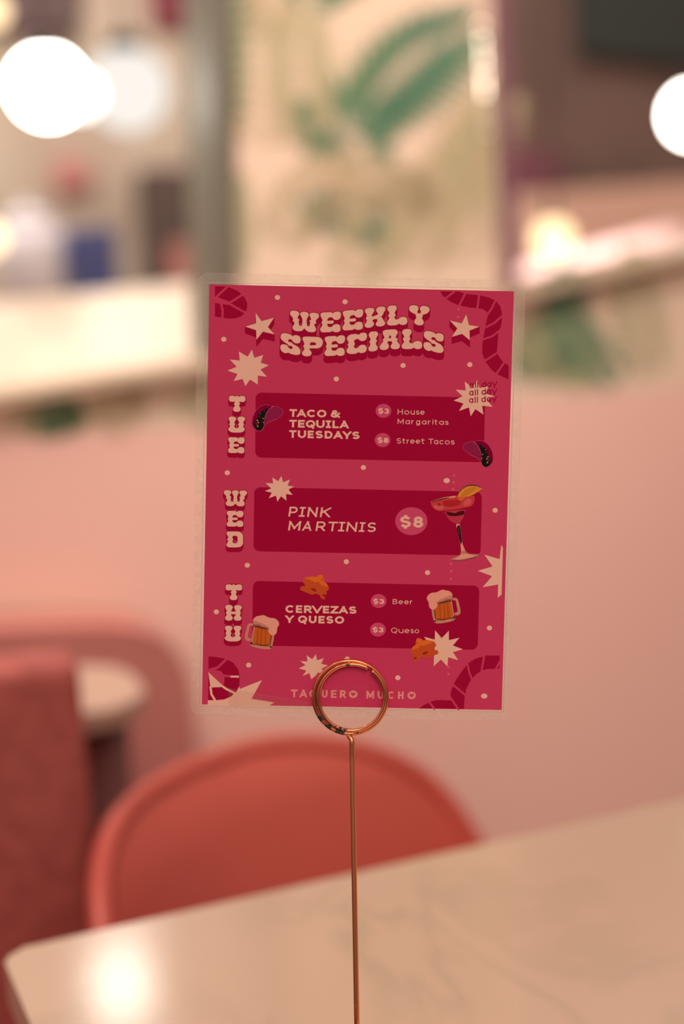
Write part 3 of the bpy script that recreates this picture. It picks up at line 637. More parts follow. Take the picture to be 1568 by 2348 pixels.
def text(art, f, spec, y0, y1, wx, wy, color, lay, slant=0.023):
    """spec: letters with their left and right ends; y0, y1: (cap top, baseline) at the first and last letter"""
    X0 = spec[0][1]; X1 = spec[-1][2]
    for ch, a, b in spec:
        t = ((a + b) / 2 - X0) / (X1 - X0); top = y0[0] + (y1[0] - y0[0]) * t; base = y0[1] + (y1[1] - y0[1]) * t
        H = base - top; sk = slant * H; Wd = b - a - max(0, sk)
        hx, hy = wx / 2, wy / 2
        tilt = (y1[1] - y0[1]) / (X1 - X0)
        def P(u, v): return (hx + u * (Wd - 2 * hx), hy + v * (H - 2 * hy))      # local: y up from baseline
        kz = 0
        for kind, pl in GL[ch]:
            pts = [P(*p) for p in pl]; m = len(pts)
            for i in range(m - 1):
                (xa, ya), (xb, yb) = pts[i], pts[i + 1]; l = math.hypot(xb - xa, yb - ya)
                if l < 1e-6: continue
                dx, dy = (xb - xa) / l, (yb - ya) / l
                ext = (abs(dx) * hx + abs(dy) * hy) if kind == 'l' else min(0.5, l * .25)
                if kind == 'a' and (i == 0 or i == m - 2): pass
                xa, ya, xb, yb = xa - dx * ext, ya - dy * ext, xb + dx * ext, yb + dy * ext
                nx, ny = -dy * hx, dx * hy
                if kind == 'l' and abs(dx) > .05 and abs(dy) > .05: nx, ny = nx * .95, ny * .95
                quad = [(xa + nx, ya + ny), (xb + nx, yb + ny), (xb - nx, yb - ny), (xa - nx, ya - ny)]
                if kind == 'l' and ch not in 'Qgyi$': quad = clip_y(quad, 0, H)
                if len(quad) < 3: continue
                w_ = []
                for x, y in quad:
                    w_.append(f(a + x + slant * y, base - y + tilt * (x - Wd / 2)))
                kz += 1
                if abs(sarea(w_)) > 1e-6: art.poly(w_ if sarea(w_) > 0 else w_[::-1], color, lay + 0.05 * kz)
def T(s): return [(p[0], float(p[1:].split('-')[0]), float(p[1:].split('-')[1])) for p in s.split()]

def bil(TL, TR, BR, BL, r, n=8):
    """rounded quadrilateral"""
    def P(u, v): return tuple(TL[d] * (1 - u) * (1 - v) + TR[d] * u * (1 - v) + BR[d] * u * v + BL[d] * (1 - u) * v for d in (0, 1))
    wq = math.dist(TL, TR); hq = math.dist(TL, BL); ru, rv = r / wq, r / hq; out = []
    for cu, cv, a0 in ((ru, rv, 180), (1 - ru, rv, 270), (1 - ru, 1 - rv, 0), (ru, 1 - rv, 90)):
        for i in range(n + 1):
            a = R(a0 + 90 * i / n); out.append(P(cu + ru * math.cos(a), cv + rv * math.sin(a)))
    return out

# ---- the sheet and everything printed on it
sheet_px = [(480, 652), (1178, 668), (1150, 1628), (463, 1615)]
sv, sf = prism([cp(*p, -0.0002) for p in sheet_px], (0, 0, 0.0002))
sheet = new_obj('printed_sheet', sv, sf, INK, card, cols=[PINK] * len(sf))
o_a, o_b, o_7, o_8 = crop(440, 610, 3.92), crop(820, 610, 3.92), crop(430, 1300, 3.92), crop(820, 1320, 3.92)

a = Art()           # corner bands
def band(pts, lay=1, c=CRIM): a.poly(pts, c, lay)
LK = [0]
def line(f, pts, wd, c, lay):
    for (x0, y0), (x1, y1) in zip(pts[:-1], pts[1:]):
        l = math.hypot(x1 - x0, y1 - y0); nx, ny = -(y1 - y0) / l * wd / 2, (x1 - x0) / l * wd / 2
        ex, ey = (x1 - x0) / l * wd * .2, (y1 - y0) / l * wd * .2
        q = mp(f, [(x0 + nx - ex, y0 + ny - ey), (x1 + nx + ex, y1 + ny + ey), (x1 - nx + ex, y1 - ny + ey), (x0 - nx - ex, y0 - ny - ey)])
        LK[0] = (LK[0] + 1) % 9; a.poly(q if sarea(q) > 0 else q[::-1], c, lay + .1 + .08 * LK[0])
a.poly(mp(o_a, [(207,183),(300,183),(345,194),(400,218),(450,255),(478,290),(496,330),(498,365),(488,400),(468,430),(440,452),(400,468),(340,474),(280,466),(207,454)]), CRIM, 1)
for pl in ([(207, 290), (322, 183)], [(225, 286), (270, 305), (322, 325)], [(322, 338), (385, 302), (458, 255)], [(330, 335), (400, 375), (490, 425)], [(262, 340), (276, 400), (274, 470)]): line(o_a, pl, 20, PINK, 2)
a.poly(mp(o_a, [(205,290),(240,292),(325,322),(350,350),(300,347),(255,338),(205,333)]), PINK, 2)
a.build('corner_band_print', sheet); a = Art()
a.poly(mp(o_b, [(740,228),(910,230),(970,250),(1090,262),(1170,280),(1240,310),(1280,360),(1300,440),(1290,530),(1265,600),(1250,780),(1280,830),(1310,865),(1358,895),(1355,1020),(1250,970),(1200,930),(1150,860),(1120,790),(1118,720),(1130,640),(1150,530),(1168,450),(1160,410),(1120,385),(1000,372),(900,350),(840,325),(790,290),(760,262)]), CRIM, 1)
for pl in ([(778, 298), (868, 232)], [(905, 366), (968, 244)], [(1074, 386), (1092, 256)], [(1160, 445), (1205, 380), (1240, 302)], [(1146, 553), (1230, 510), (1306, 440)], [(1120, 662), (1210, 630), (1280, 578)], [(1134, 858), (1262, 775)], [(1238, 982), (1320, 862)]): line(o_b, pl, 18, PINK, 2)
a.build('corner_band_print', sheet); a = Art()
a.poly(mp(o_7, [(188,805),(250,808),(340,825),(410,860),(455,920),(468,980),(465,1060),(440,1120),(390,1165),(330,1190),(250,1198),(185,1197)]), CRIM, 1)
a.poly(mp(o_7, [(188,925),(215,920),(300,935),(332,985),(330,1040),(315,1065),(250,1010),(188,950)]), PINK, 2)
line(o_7, [(190, 928), (270, 905), (350, 828)], 22, PINK, 2); line(o_7, [(320, 975), (390, 985)], 20, PINK, 2); line(o_7, [(390, 985), (458, 986)], 18, CREAM, 3)
a.poly(mp(o_7, [(186,945),(250,1005),(318,1066),(300,1080),(206,1083)]), CREAM, 3)
line(o_7, [(206, 1078), (215, 1145), (248, 1200)], 20, CREAM, 3); line(o_7, [(308, 1068), (350, 1098), (425, 1135)], 20, CREAM, 3)
a.poly(mp(o_7, [(182,1198),(250,1198),(330,1191),(390,1165),(440,1119),(464,1075),(470,1096),(668,1018),(575,1185),(780,1218),(730,1248),(182,1236)]), CREAM, 3)
a.build('corner_band_print', sheet); a = Art()
a.poly(mp(o_8, [(1275,717),(1160,717),(1060,745),(1000,780),(950,840),(900,910),(870,960),(848,1010),(835,1060),(835,1115),(835,1122),(760,1118),(700,1120),(640,1140),(590,1165),(550,1195),(700,1196),(955,1200),(960,1100),(975,1020),(1010,950),(1060,890),(1110,855),(1160,840),(1275,835)]), CRIM, 1)
for pl in ([(982, 780), (1000, 860), (1028, 935)], [(1138, 712), (1112, 862)], [(1282, 765), (1240, 840)], [(858, 982), (975, 1080)], [(832, 1095), (908, 1205)], [(642, 1136), (692, 1200)]): line(o_8, pl, 18, PINK, 2)
a.build('corner_band_print', sheet)

a = Art()           # three dark panels
for q in (((586, 900), (1112, 912), (1109, 1060), (585, 1049)), ((583, 1117), (1105, 1128), (1101.5, 1274), (581, 1264)), ((580, 1332), (1099, 1343), (1095, 1490), (578, 1480))):
    b_ = Art(); b_.poly(bil(*q, 14), CRIM, 1); b_.build('special_panel', sheet)

# dots
def dot(*q): d_ = Art(); d_.disc(*q); d_.build('dot_print', sheet)
for x, y in ((636, 682), (791, 692), (513, 778), (771, 869), (924, 838), (1077, 836), (521, 1084), (833, 1072), (567, 1296), (794, 1288), (1135, 1170), (980, 1313), (1122, 1440), (570, 1525), (912, 1554), (496, 1403), (796, 1511)): dot(x, y, 6, 5.6, CREAM, 1)
for x, y in ((1024, 1102), (1110, 1596)): dot(x, y, 7.3, 5.8, CREAM, 1)
for x, y in ((1051, 709), (1050, 727), (1041, 1090), (1040, 1106), (1039, 1122), (1034, 1293), (1034, 1310), (1033, 1327), (1029, 1530), (1028, 1546)): dot(x, y, 3.2, 3.2, FAINT, 1)

BUR = [('o', o_a, [(540,752),(560,825),(640,800),(618,870),(692,892),(615,930),(675,995),(592,985),(592,1065),(522,1020),(480,1080),(455,1015),(375,1033),(410,970),(318,940),(402,905),(340,840),(430,850),(422,768),(500,815)]),
       ('o', crop(440, 870, 3.92), [(803,868),(820,925),(880,900),(860,955),(918,963),(868,990),(905,1038),(845,1030),(850,1090),(800,1050),(768,1100),(755,1045),(690,1068),(718,1018),(655,1003),(712,980),(662,930),(730,935),(722,880),(775,915)]),
       ('o', crop(820, 850, 3.92), [(1075,85),(1095,155),(1175,140),(1150,205),(1230,230),(1160,262),(1212,325),(1118,315),(1130,395),(1058,345),(1015,410),(1000,330),(910,362),(950,295),(862,268),(942,230),(880,170),(970,178),(962,98),(1030,150)]),
       ('o', crop(820, 1080, 3.92), [(1290,665),(1305,690),(1293,1110),(1258,1140),(1262,1020),(1122,1045),(1208,945),(1078,897),(1212,858),(1138,752),(1275,792)]),
       ('o', o_7, [(1152,785),(1165,840),(1225,818),(1200,870),(1262,885),(1205,915),(1240,960),(1170,950),(1160,970),(1112,1010),(1095,955),(1035,978),(1068,930),(998,912),(1060,882),(1012,845),(1078,850),(1070,793),(1120,830)]),
       ('o', crop(930, 1340, 11.2), [(755,1180),(925,1378),(1108,1190),(1108,1432),(1380,1370),(1212,1570),(1465,1665),(1212,1740),(1350,1945),(1090,1870),(1070,2110),(905,1925),(718,2105),(728,1850),(750,1790),(740,1640),(750,1480),(520,1420),(475,1345),(745,1420)])]
for _, f, p in BUR:
    a = Art(); a.poly(mp(f, p), CREAM, 3); a.build('starburst_print', sheet)
for f, p in ((o_a, [(572,420),(625,495),(738,465),(683,548),(742,615),(638,590),(580,662),(577,577),(480,545),(577,515)]), (o_b, [(975,435),(1000,530),(1092,545),(1005,580),(1007,667),(937,610),(846,637),(895,560),(826,489),(935,515)])):
    a = Art(); q = mp(f, p); sweep(a, q, [], 15.5, CRIM, 1, 0.9, 0); a.poly(q, CREAM, 5); a.build('star_print', sheet)

a = Art(); letters(a, WEEKLY, 14.2, 1, 1.7); letters(a, SPECIALS, 14.5, 5, 1.7); a.build('title_lettering', sheet)
for nm, lst in (('t', TUE), ('w', WED), ('h', THU)):
    a = Art(); letters(a, lst, 9.3, 1, 1.5); a.build('day_lettering', sheet)

fA, fB, fP, fC, fT = crop(560, 910, 5.407), crop(850, 910, 5.407), crop(640, 1140, 4.3556), crop(640, 1360, 4.612), crop(650, 1560, 4.9)
a = Art()
for s, y0, y1 in (('T558-655 A652-768 C775-888 O900-1020 &1070-1185', (152, 246), (165, 259)), ('T557-652 E665-750 Q762-882 U890-997 I1010-1075 L1092-1172 A1182-1296', (284, 378), (296, 391)), ('T555-648 U662-767 E785-862 S880-977 D995-1095 A1105-1220 Y1218-1328 S1335-1432', (413, 507), (431, 525))):
    text(a, fA, T(s), y0, y1, 27, 22.5, CREAM, 3)
a.build('dish_lettering', sheet)
a = Art()
text(a, fP, T('P90-190 I193-268 N278-390 K405-520'), (95, 193), (103, 201), 18, 15.5, CREAM, 3, .16)
text(a, fP, T('M88-221 A228-334 R362-470 T480-590 I585-662 N668-784 I792-864 S873-976'), (237, 332), (253, 349), 18, 15.5, CREAM, 3, .16)
a.build('dish_lettering', sheet)
a = Art()
text(a, fC, T('C65-160 E176-245 R262-345 V345-458 E462-530 Z542-626 A630-728 S735-820'), (126, 207), (141, 219), 23, 19, CREAM, 3)
text(a, fC, T('Y63-155 Q198-298 U312-396 E414-482 S495-575 O588-688'), (235, 314), (245, 324), 23, 19, CREAM, 3)
a.build('dish_lettering', sheet)
a = Art()
for f, s, y0, y1 in ((fB, 'H332-398 o414-478 u494-546 s560-604 e612-668', (150, 218), (155, 222)), (fB, 'M332-408 a428-485 r502-537 g560-612 a632-690 r707-744 i765-775 t787-828 a846-906 s920-965', (272, 336), (284, 347)),
                     (fB, 'S320-376 t388-428 r445-480 e488-545 e556-612 t622-668', (512, 578), (515, 582)), (fB, 'T712-778 a782-836 c850-905 o918-980 s992-1040', (518, 584), (524, 591)),
                     (fC, 'B1200-1250 e1262-1310 e1322-1370 r1382-1412', (62, 116), (66, 120)), (fC, 'Q1183-1250 u1262-1314 e1325-1377 s1388-1424 o1432-1480', (365, 421), (369, 425))):
    text(a, f, T(s), y0, y1, 9.5 if f is fB else 7.6, 9 if f is fB else 7.2, CREAM, 3)
a.build('item_lettering', sheet)
for (x, y, rx, ry), f, s, y0, y1, wx, wy in (((879, 942, 18, 16), fB, '$88-158 3166-228', (142, 206), (145, 209), 19, 15), ((877, 1009, 18, 16), fB, '$80-150 8158-220', (505, 569), (508, 572), 19, 15), ((943, 1195, 37, 32), fP, '$1203-1320 81335-1442', (190, 301), (194, 305), 33, 25), ((868, 1378, 18, 16), fC, '$993-1050 31056-1112', (60, 112), (63, 115), 16, 12.5), ((866.5, 1443.5, 18, 16), fC, '$985-1045 31050-1105', (360, 412), (363, 415), 16, 12.5)):
    a = Art(); a.disc(x, y, rx, ry, PINK2, 2, 40); text(a, f, T(s), y0, y1, wx, wy, CREAM, 3); a.build('price_badge', sheet)
a = Art()
text(a, fT, T('T80-160 A180-266 Q288-372 U428-496 E532-597 R632-700 O733-832'), (103, 189), (114, 200), 21, 18, lin(236, 160, 152), 1)
text(a, fT, T('M930-1018 U1055-1125 C1170-1242 H1285-1350 O1390-1488'), (117, 203), (128, 213), 21, 18, lin(236, 160, 152), 1)
for x, y in ((782, 157), (1439, 171)):
    a.disc(*fT(x, y), 8.6, 7.2, lin(236, 160, 152), 4)
    a.poly(mp(fT, [(x, y + 22), (x - 22, y + 2), (x - 26, y - 10), (x - 18, y - 20), (x - 8, y - 19), (x, y - 11), (x + 8, y - 19), (x + 18, y - 20), (x + 26, y - 10), (x + 22, y + 2)]), PINK, 5)
a.build('name_lettering', sheet)
a = Art(); fD = crop(820, 850, 3.92)
for k in range(3):
    dx, dy = -1.5 * k, 67 * k
    for s, y0, y1 in (('a1004-1042 l1054-1064 l1074-1084', (102, 156), (100, 154)), ('d1115-1154 a1162-1201 y1208-1254', (96, 150), (86, 140))):
        text(a, fD, [(c, p + dx, q + dx) for c, p, q in T(s)], (y0[0] + dy, y0[1] + dy), (y1[0] + dy, y1[1] + dy), 9, 8.5, CRIM, 4, -.02)
a.build('all_day_lettering', sheet)

# ---- little printed pictures
def pic(name, f, layers, lay=4):
    b_ = Art()
    for c, p, kd in layers:
        b_.poly(mp(f, crm(p) if kd else p), c, lay); lay += 1
    return b_.build(name, sheet)
PUR, PURD, PURL, BLK, MEAT, CHS = lin(150, 34, 84), lin(136, 0, 62), lin(190, 86, 108), lin(26, 30, 26), lin(84, 40, 30), lin(226, 150, 128)
def taco(f):
    L_ = [(PURL, [(130,860),(150,680),(200,520),(290,370),(420,240),(560,160),(700,130),(850,160),(970,195),(1080,200),(1200,225),(1320,300),(1385,380),(1390,470),(1330,570),(1180,680),(1000,770),(800,850),(680,950),(610,1060),(560,1140),(450,1195),(370,1200),(270,1150),(180,1050),(140,950)], 1),
          (PURD, [(140,860),(160,690),(210,530),(300,380),(430,252),(570,174),(700,146),(840,172),(930,205),(800,330),(700,470),(640,640),(615,800),(600,1000),(540,1120),(440,1178),(370,1182),(280,1130),(195,1040),(150,940)], 1),
          (BLK, [(240,1000),(200,900),(240,820),(330,720),(350,600),(370,520),(500,420),(580,370),(690,290),(770,300),(760,370),(690,480),(640,640),(615,800),(600,1000),(540,1110),(440,1165),(350,1150),(280,1090)], 1),
          (PUR, [(635,700),(670,560),(730,440),(820,320),(940,240),(1080,215),(1200,238),(1310,310),(1370,390),(1375,470),(1310,570),(1160,670),(980,750),(780,830),(680,930),(625,1020),(622,850)], 1)]
    for (x, y, r, c) in ((420, 600, 55, MEAT), (300, 880, 70, MEAT), (340, 930, 60, lin(110, 40, 30)), (500, 820, 50, lin(44, 34, 32)), (460, 490, 34, lin(150, 60, 66)), (350, 770, 34, CHS), (390, 850, 30, CHS), (360, 1000, 32, CHS), (575, 690, 26, CHS), (592, 850, 22, CHS), (635, 390, 24, lin(130, 40, 50))):
        L_.append((c, [(x - r, y - r * .3), (x - r * .2, y - r), (x + r, y - r * .5), (x + r * .7, y + r * .7), (x - r * .3, y + r)], 0))
    for (x0, y0), (x1, y1) in zip([(640, 700), (690, 540), (770, 400), (870, 290), (960, 240)][:-1], [(690, 540), (770, 400), (870, 290), (960, 240)]): L_.append((PURL, [(x0 - 9, y0 - 4), (x1 - 9, y1 - 4), (x1 + 9, y1 + 6), (x0 + 9, y0 + 6)], 0))
    return L_
ft = crop(570, 920, 17.42); pic('taco_picture', ft, taco(ft), 3)
# second taco: mirrored and tipped the other way
def ft2(x, y):
    X, Y = (x - 760) / 17.42, (y - 665) / 17.42; X = -X
    an = R(4); X, Y = X * math.cos(an) - Y * math.sin(an), X * math.sin(an) + Y * math.cos(an)
    return (1096 + X * .98, 1040 + Y * 1.0)
pic('taco_picture', ft2, taco(ft2), 3)

GLS, GLD, AMB, AMB2, FOM, FOMD = lin(206, 146, 124), lin(60, 44, 38), lin(206, 104, 40), lin(188, 86, 34), lin(240, 170, 150), lin(160, 104, 92)
def beer(): return [
    (GLS, [(395,470),(330,455),(260,458),(205,500),(170,600),(130,760),(95,930),(100,1010),(140,1070),(220,1100),(310,1090),(325,1010),(250,990),(205,950),(215,860),(250,700),(270,580),(300,545),(395,545)], 0),
    (GLS, [(430,500),(1160,880),(1130,1080),(1085,1280),(1050,1360),(960,1395),(800,1390),(560,1350),(380,1300),(290,1230),(290,1160),(330,1090),(370,850),(410,620)], 0),
    (GLD, [(325,1115),(370,1140),(365,1190),(420,1215),(480,1245),(330,1215),(285,1195)], 0), (GLD, [(1010,1270),(1075,1290),(1060,1330),(1020,1335),(985,1310)], 0),
    (AMB, [(470,570),(900,640),(1050,880),(1000,1240),(960,1270),(700,1260),(400,1180),(375,1120),(415,850)], 0), (AMB2, [(560,620),(600,620),(570,1200),(500,1190)], 0), (AMB2, [(680,640),(720,640),(700,1240),(640,1230)], 0),
    (AMB2, [(840,650),(880,660),(850,1250),(800,1250)], 0), (lin(132, 50, 30), [(400,1170),(700,1225),(975,1235),(960,1275),(700,1270),(420,1200)], 0), (GLD, [(1045,900),(1072,905),(1015,1240),(990,1240)], 0),
    (FOM, [(395,420),(395,340),(440,265),(520,205),(640,185),(730,160),(820,180),(910,225),(1020,262),(1140,272),(1240,320),(1310,400),(1330,480),(1310,550),(1265,620),(1255,740),(1220,830),(1150,880),(1060,880),(980,810),(940,740),(900,650),(780,610),(620,560),(500,545),(420,540),(395,480)], 1),
    (lin(206, 142, 124), [(395,420),(430,360),(560,400),(760,480),(900,560),(930,690),(890,640),(780,610),(620,560),(500,545),(420,540)], 1), (FOMD, [(410,480),(500,500),(620,505),(700,560),(800,580),(900,610),(955,600),(940,720),(890,640),(760,615),(600,560),(430,540)], 1),
    (lin(110, 50, 40), [(440,540),(600,560),(780,612),(890,640),(870,670),(740,650),(560,600),(450,590)], 0)]
fb = crop(555, 1400, 15.68); pic('beer_mug_picture', fb, beer(), 3)
def fb2(x, y):
    X, Y = -(x - 715) / 15.68, (y - 780) / 15.68; return (1017 + X * .985, 1391 + Y * .985)
pic('beer_mug_picture', fb2, beer(), 3)

CH1, CH2, CHH = lin(232, 116, 46), lin(206, 88, 42), lin(160, 44, 44)
def cheese(): return [
    (CH2, [(250,380),(290,300),(360,235),(560,205),(700,200),(810,215),(870,150),(1040,130),(1075,220),(1095,420),(1190,470),(1260,590),(1295,680),(1260,760),(1170,800),(1210,870),(1190,930),(1120,960),(1130,1040),(1115,1130),(1020,1105),(960,1050),(930,960),(850,910),(760,895),(690,910),(620,935),(500,890),(340,830),(140,740),(160,620),(240,590),(330,610),(350,570),(310,500),(250,440)], 0),
    (CH1, [(290,310),(370,240),(560,210),(800,220),(870,155),(1035,135),(1070,230),(1085,420),(1190,480),(1255,600),(1200,620),(960,530),(720,430),(500,330),(380,290)], 0),
    (CHH, [(560,700),(600,670),(690,675),(770,720),(790,790),(740,815),(650,770)], 1), (lin(190, 86, 44), [(770,480),(830,430),(930,450),(940,490),(860,480)], 1), (CHH, [(1020,960),(1050,915),(1130,910),(1150,940),(1090,1000)], 1), (lin(190, 84, 40), [(980,340),(1020,300),(1050,330),(1030,370)], 1)]
fc = crop(680, 1310, 17.42); pic('cheese_picture', fc, cheese(), 3)
def fc2(x, y):
    X, Y = -(x - 700) / 17.42, (y - 620) / 17.42; an = R(2); X, Y = X * math.cos(an) - Y * math.sin(an), X * math.sin(an) + Y * math.cos(an)
    return (974 + X * .97, 1491 + Y * .98)
pic('cheese_picture', fc2, cheese(), 5)

STM = lin(240, 168, 150)
fm = crop(970, 1100, 10.453)
pic('cocktail_picture', fm, [
    (lin(196, 136, 122), [(905,1720),(1010,1700),(1060,1755),(1140,1775),(1320,1785),(1330,1810),(1290,1850),(1150,1890),(1000,1925),(850,1945),(720,1940),(665,1915),(690,1885),(830,1830),(890,1790)], 0),
    (STM, [(930,1780),(1010,1770),(1150,1800),(1250,1815),(1200,1850),(1000,1890),(840,1910),(740,1900),(860,1840)], 0),
    (lin(92, 70, 64), [(670,1915),(720,1925),(860,1935),(1000,1915),(1290,1840),(1290,1855),(1000,1928),(850,1947),(720,1942)], 0),
    (STM, [(790,1060),(880,1060),(885,1100),(920,1400),(950,1560),(1010,1700),(910,1720),(895,1560),(850,1300),(800,1140)], 0),
    (BLK, [(815,1110),(875,1085),(895,1200),(915,1380),(930,1480),(910,1570),(880,1460),(840,1280),(810,1180)], 0), (lin(100, 90, 84), [(835,1150),(850,1145),(880,1310),(870,1320)], 0),
    (lin(196, 60, 84), [(540,760),(990,720),(990,820),(960,910),(900,1010),(850,1060),(770,1050),(660,990),(590,920),(550,840)], 1), (lin(80, 22, 30), [(550,770),(700,790),(780,800),(850,760),(980,745),(985,820),(860,860),(720,870),(600,850)], 1),
    (lin(206, 70, 74), [(180,540),(200,510),(480,430),(740,390),(1225,380),(1235,460),(1225,540),(1150,640),(1020,665),(900,690),(700,720),(480,745),(370,755),(260,700),(200,620)], 0),
    (lin(186, 42, 52), [(480,520),(640,490),(800,480),(900,520),(860,600),(660,650),(500,620)], 1), (lin(220, 96, 100), [(960,560),(1060,450),(1150,470),(1140,580),(1000,640)], 1), (lin(222, 100, 96), [(240,650),(330,600),(500,660),(420,720),(300,700)], 1), (lin(168, 44, 56), [(330,590),(390,560),(430,600),(380,630)], 1),
    (lin(238, 160, 134), [(185,520),(480,425),(740,385),(820,390),(740,430),(480,460),(200,530)], 0), (lin(70, 50, 48), [(200,518),(450,448),(640,415),(630,430),(450,475),(210,532)], 0),
    (lin(84, 72, 36), [(820,380),(850,300),(930,210),(1060,130),(1200,118),(1330,150),(1420,215),(1300,170),(1150,150),(1020,190),(910,270)], 0),
    (lin(226, 152, 62), [(825,390),(860,310),(940,225),(1060,155),(1200,145),(1320,165),(1420,220),(1350,265),(1230,345),(1100,400),(960,420),(850,430)], 0), (lin(214, 132, 50), [(900,400),(1000,250),(1180,180),(1280,190),(1180,290),(1030,380)], 1),
    (lin(222, 104, 62), [(830,420),(960,410),(1000,430),(960,480),(890,510),(850,480)], 1)], 2)

# ---- clear pouch: thin slab round the sheet, milky sealed rim, clear window
def film(name, milk, gloss, tint, back=0.4):
    m = bpy.data.materials.new(name); m.use_nodes = True; nt = m.node_tree; nt.nodes.remove(nt.nodes['Principled BSDF'])
    out = nt.nodes['Material Output']
    tr = nt.nodes.new('ShaderNodeBsdfTransparent'); tr.inputs[0].default_value = tint
    df = nt.nodes.new('ShaderNodeBsdfDiffuse'); df.inputs[0].default_value = lin(240, 232, 216)
    tl = nt.nodes.new('ShaderNodeBsdfTranslucent'); tl.inputs[0].default_value = lin(240, 232, 216)
    gl = nt.nodes.new('ShaderNodeBsdfGlossy'); gl.inputs['Roughness'].default_value = 0.12
    tc = nt.nodes.new('ShaderNodeTexCoord'); nz = nt.nodes.new('ShaderNodeTexNoise'); nz.inputs['Scale'].default_value = 420; nz.inputs['Detail'].default_value = 6
    n2 = nt.nodes.new('ShaderNodeTexNoise'); n2.inputs['Scale'].default_value = 60; n2.inputs['Detail'].default_value = 3
    mu = nt.nodes.new('ShaderNodeMath'); mu.operation = 'MULTIPLY'; mr = nt.nodes.new('ShaderNodeMapRange')
    mr.inputs[1].default_value = 0.12; mr.inputs[2].default_value = 0.42; mr.inputs[3].default_value = milk * 0.65; mr.inputs[4].default_value = milk * 1.4
    a1 = nt.nodes.new('ShaderNodeMixShader'); a1.inputs[0].default_value = back
    a2 = nt.nodes.new('ShaderNodeMixShader'); a3 = nt.nodes.new('ShaderNodeMixShader'); fr_ = nt.nodes.new('ShaderNodeFresnel'); fr_.inputs[0].default_value = 1.45
    ml = nt.nodes.new('ShaderNodeMath'); ml.operation = 'MULTIPLY'; ml.inputs[1].default_value = gloss
    k = nt.links.new
    k(tc.outputs['Object'], nz.inputs['Vector']); k(tc.outputs['Object'], n2.inputs['Vector']); k(nz.outputs['Fac'], mu.inputs[0]); k(n2.outputs['Fac'], mu.inputs[1]); k(mu.outputs[0], mr.inputs[0])
    k(df.outputs[0], a1.inputs[1]); k(tl.outputs[0], a1.inputs[2])
    k(mr.outputs[0], a2.inputs[0]); k(tr.outputs[0], a2.inputs[1]); k(a1.outputs[0], a2.inputs[2])
    k(fr_.outputs[0], ml.inputs[0]); k(ml.outputs[0], a3.inputs[0]); k(a2.outputs[0], a3.inputs[1]); k(gl.outputs[0], a3.inputs[2]); k(a3.outputs[0], out.inputs[0])
    return m
M['film_rim'] = film('sealed_film', 0.10, 0.25, (1, 1, 1, 1)); M['film'] = film('clear_film', 0.0012, 0.05, (1, 1, 1, 1)); M['film_edge'] = film('film_edge', 0.42, 0.6, (1, 1, 1, 1), 0.75)
def arc_px(cx, cy, r, a0, a1, n=5): return [(cx + r * math.cos(R(a0 + (a1 - a0) * i / n)), cy + r * math.sin(R(a0 + (a1 - a0) * i / n))) for i in range(n + 1)]
outer = [(456, 642), (462, 632), (471, 625.5), (600, 629), (900, 636.5), (1100, 642)] + arc_px(1193, 655, 10.5, -88, 2) + [(1203, 700), (1197, 880), (1186, 1200), (1166, 1560)] + [(1162, 1646), (1159, 1650)] + [(1000, 1648), (720, 1643), (452, 1638.5), (441, 1630), (436, 1616), (437, 1590), (447, 1200), (450, 900), (454, 720)]
zf, zb = 0.00022, -0.00040
nO = len(outer); V = [cp(x, y, zf) for x, y in outer] + [cp(x, y, zb) for x, y in outer]; Fc = []; mi = []
tri = tessellate_polygon([[Vector((x, y, 0)) for x, y in outer], [Vector((x, y, 0)) for x, y in [(478, 650), (461, 1617), (1152, 1630), (1180, 666)]]])
hole = [(478, 650), (461, 1617), (1152, 1630), (1180, 666)]
allp = outer + hole; k0 = len(V); V2 = [cp(x, y, zf) for x, y in allp]; V3 = [cp(x, y, zb) for x, y in allp]
V = V2 + V3; n2 = len(allp)
for t in tri: Fc.append(tuple(t)); mi.append(0); Fc.append(tuple(n2 + i for i in t)); mi.append(0)
for i in range(nO):
    j = (i + 1) % nO; Fc.append((i, j, n2 + j, n2 + i)); mi.append(2)
h = nO; Fc.append((h, h + 1, h + 2, h + 3)); mi.append(1)
pouch = new_obj('laminate_pouch', V, Fc, [M['film_rim'], M['film'], M['film_edge']], card, midx=mi)
# the faint pressed line just outside the sheet
rimline = [cp(x, y, zf + .00003) for x, y in [(474, 648), (457.5, 1619), (1154, 1632.5), (1184, 662)]]
new_obj('seal_line', *tube(rimline, 0.00016, 6, True), M['film_edge'], pouch)

# ---- strip of clear tape across the foot of the card
M['tape'] = film('clear_tape', 0.03, 0.15, (1, 0.99, 0.98, 1))
tp = thing('tape_strip', 'strip of clear tape slanting across the foot of the card under the copper ring', 'tape', cp(755, 1640, 0.0006) @ Matrix.Identity(3) if False else PC + CMAT @ cp(755, 1640, 0.0005), CMAT.to_euler())
tape_px = [(524, 1577), (650, 1599), (800, 1624), (985, 1656), (990, 1680), (987, 1702), (855, 1678.5), (743, 1659), (640, 1640), (524, 1620)]
t0 = cp(755, 1640, 0.0005)
tv, tf = prism([cp(x, y, 0.0004) - t0 for x, y in tape_px], (0, 0, 0.00008))
new_obj('tape', tv, tf, M['tape'], tp)
new_obj('tape_edge', *merge(tube([cp(x, y, .00048) - t0 for x, y in ((640, 1640), (743, 1659), (855, 1678.5), (987, 1702))], 0.0001, 5), tube([cp(x, y, .00048) - t0 for x, y in ((800, 1624), (985, 1656))], 0.0001, 5)), M['film_edge'], tp)

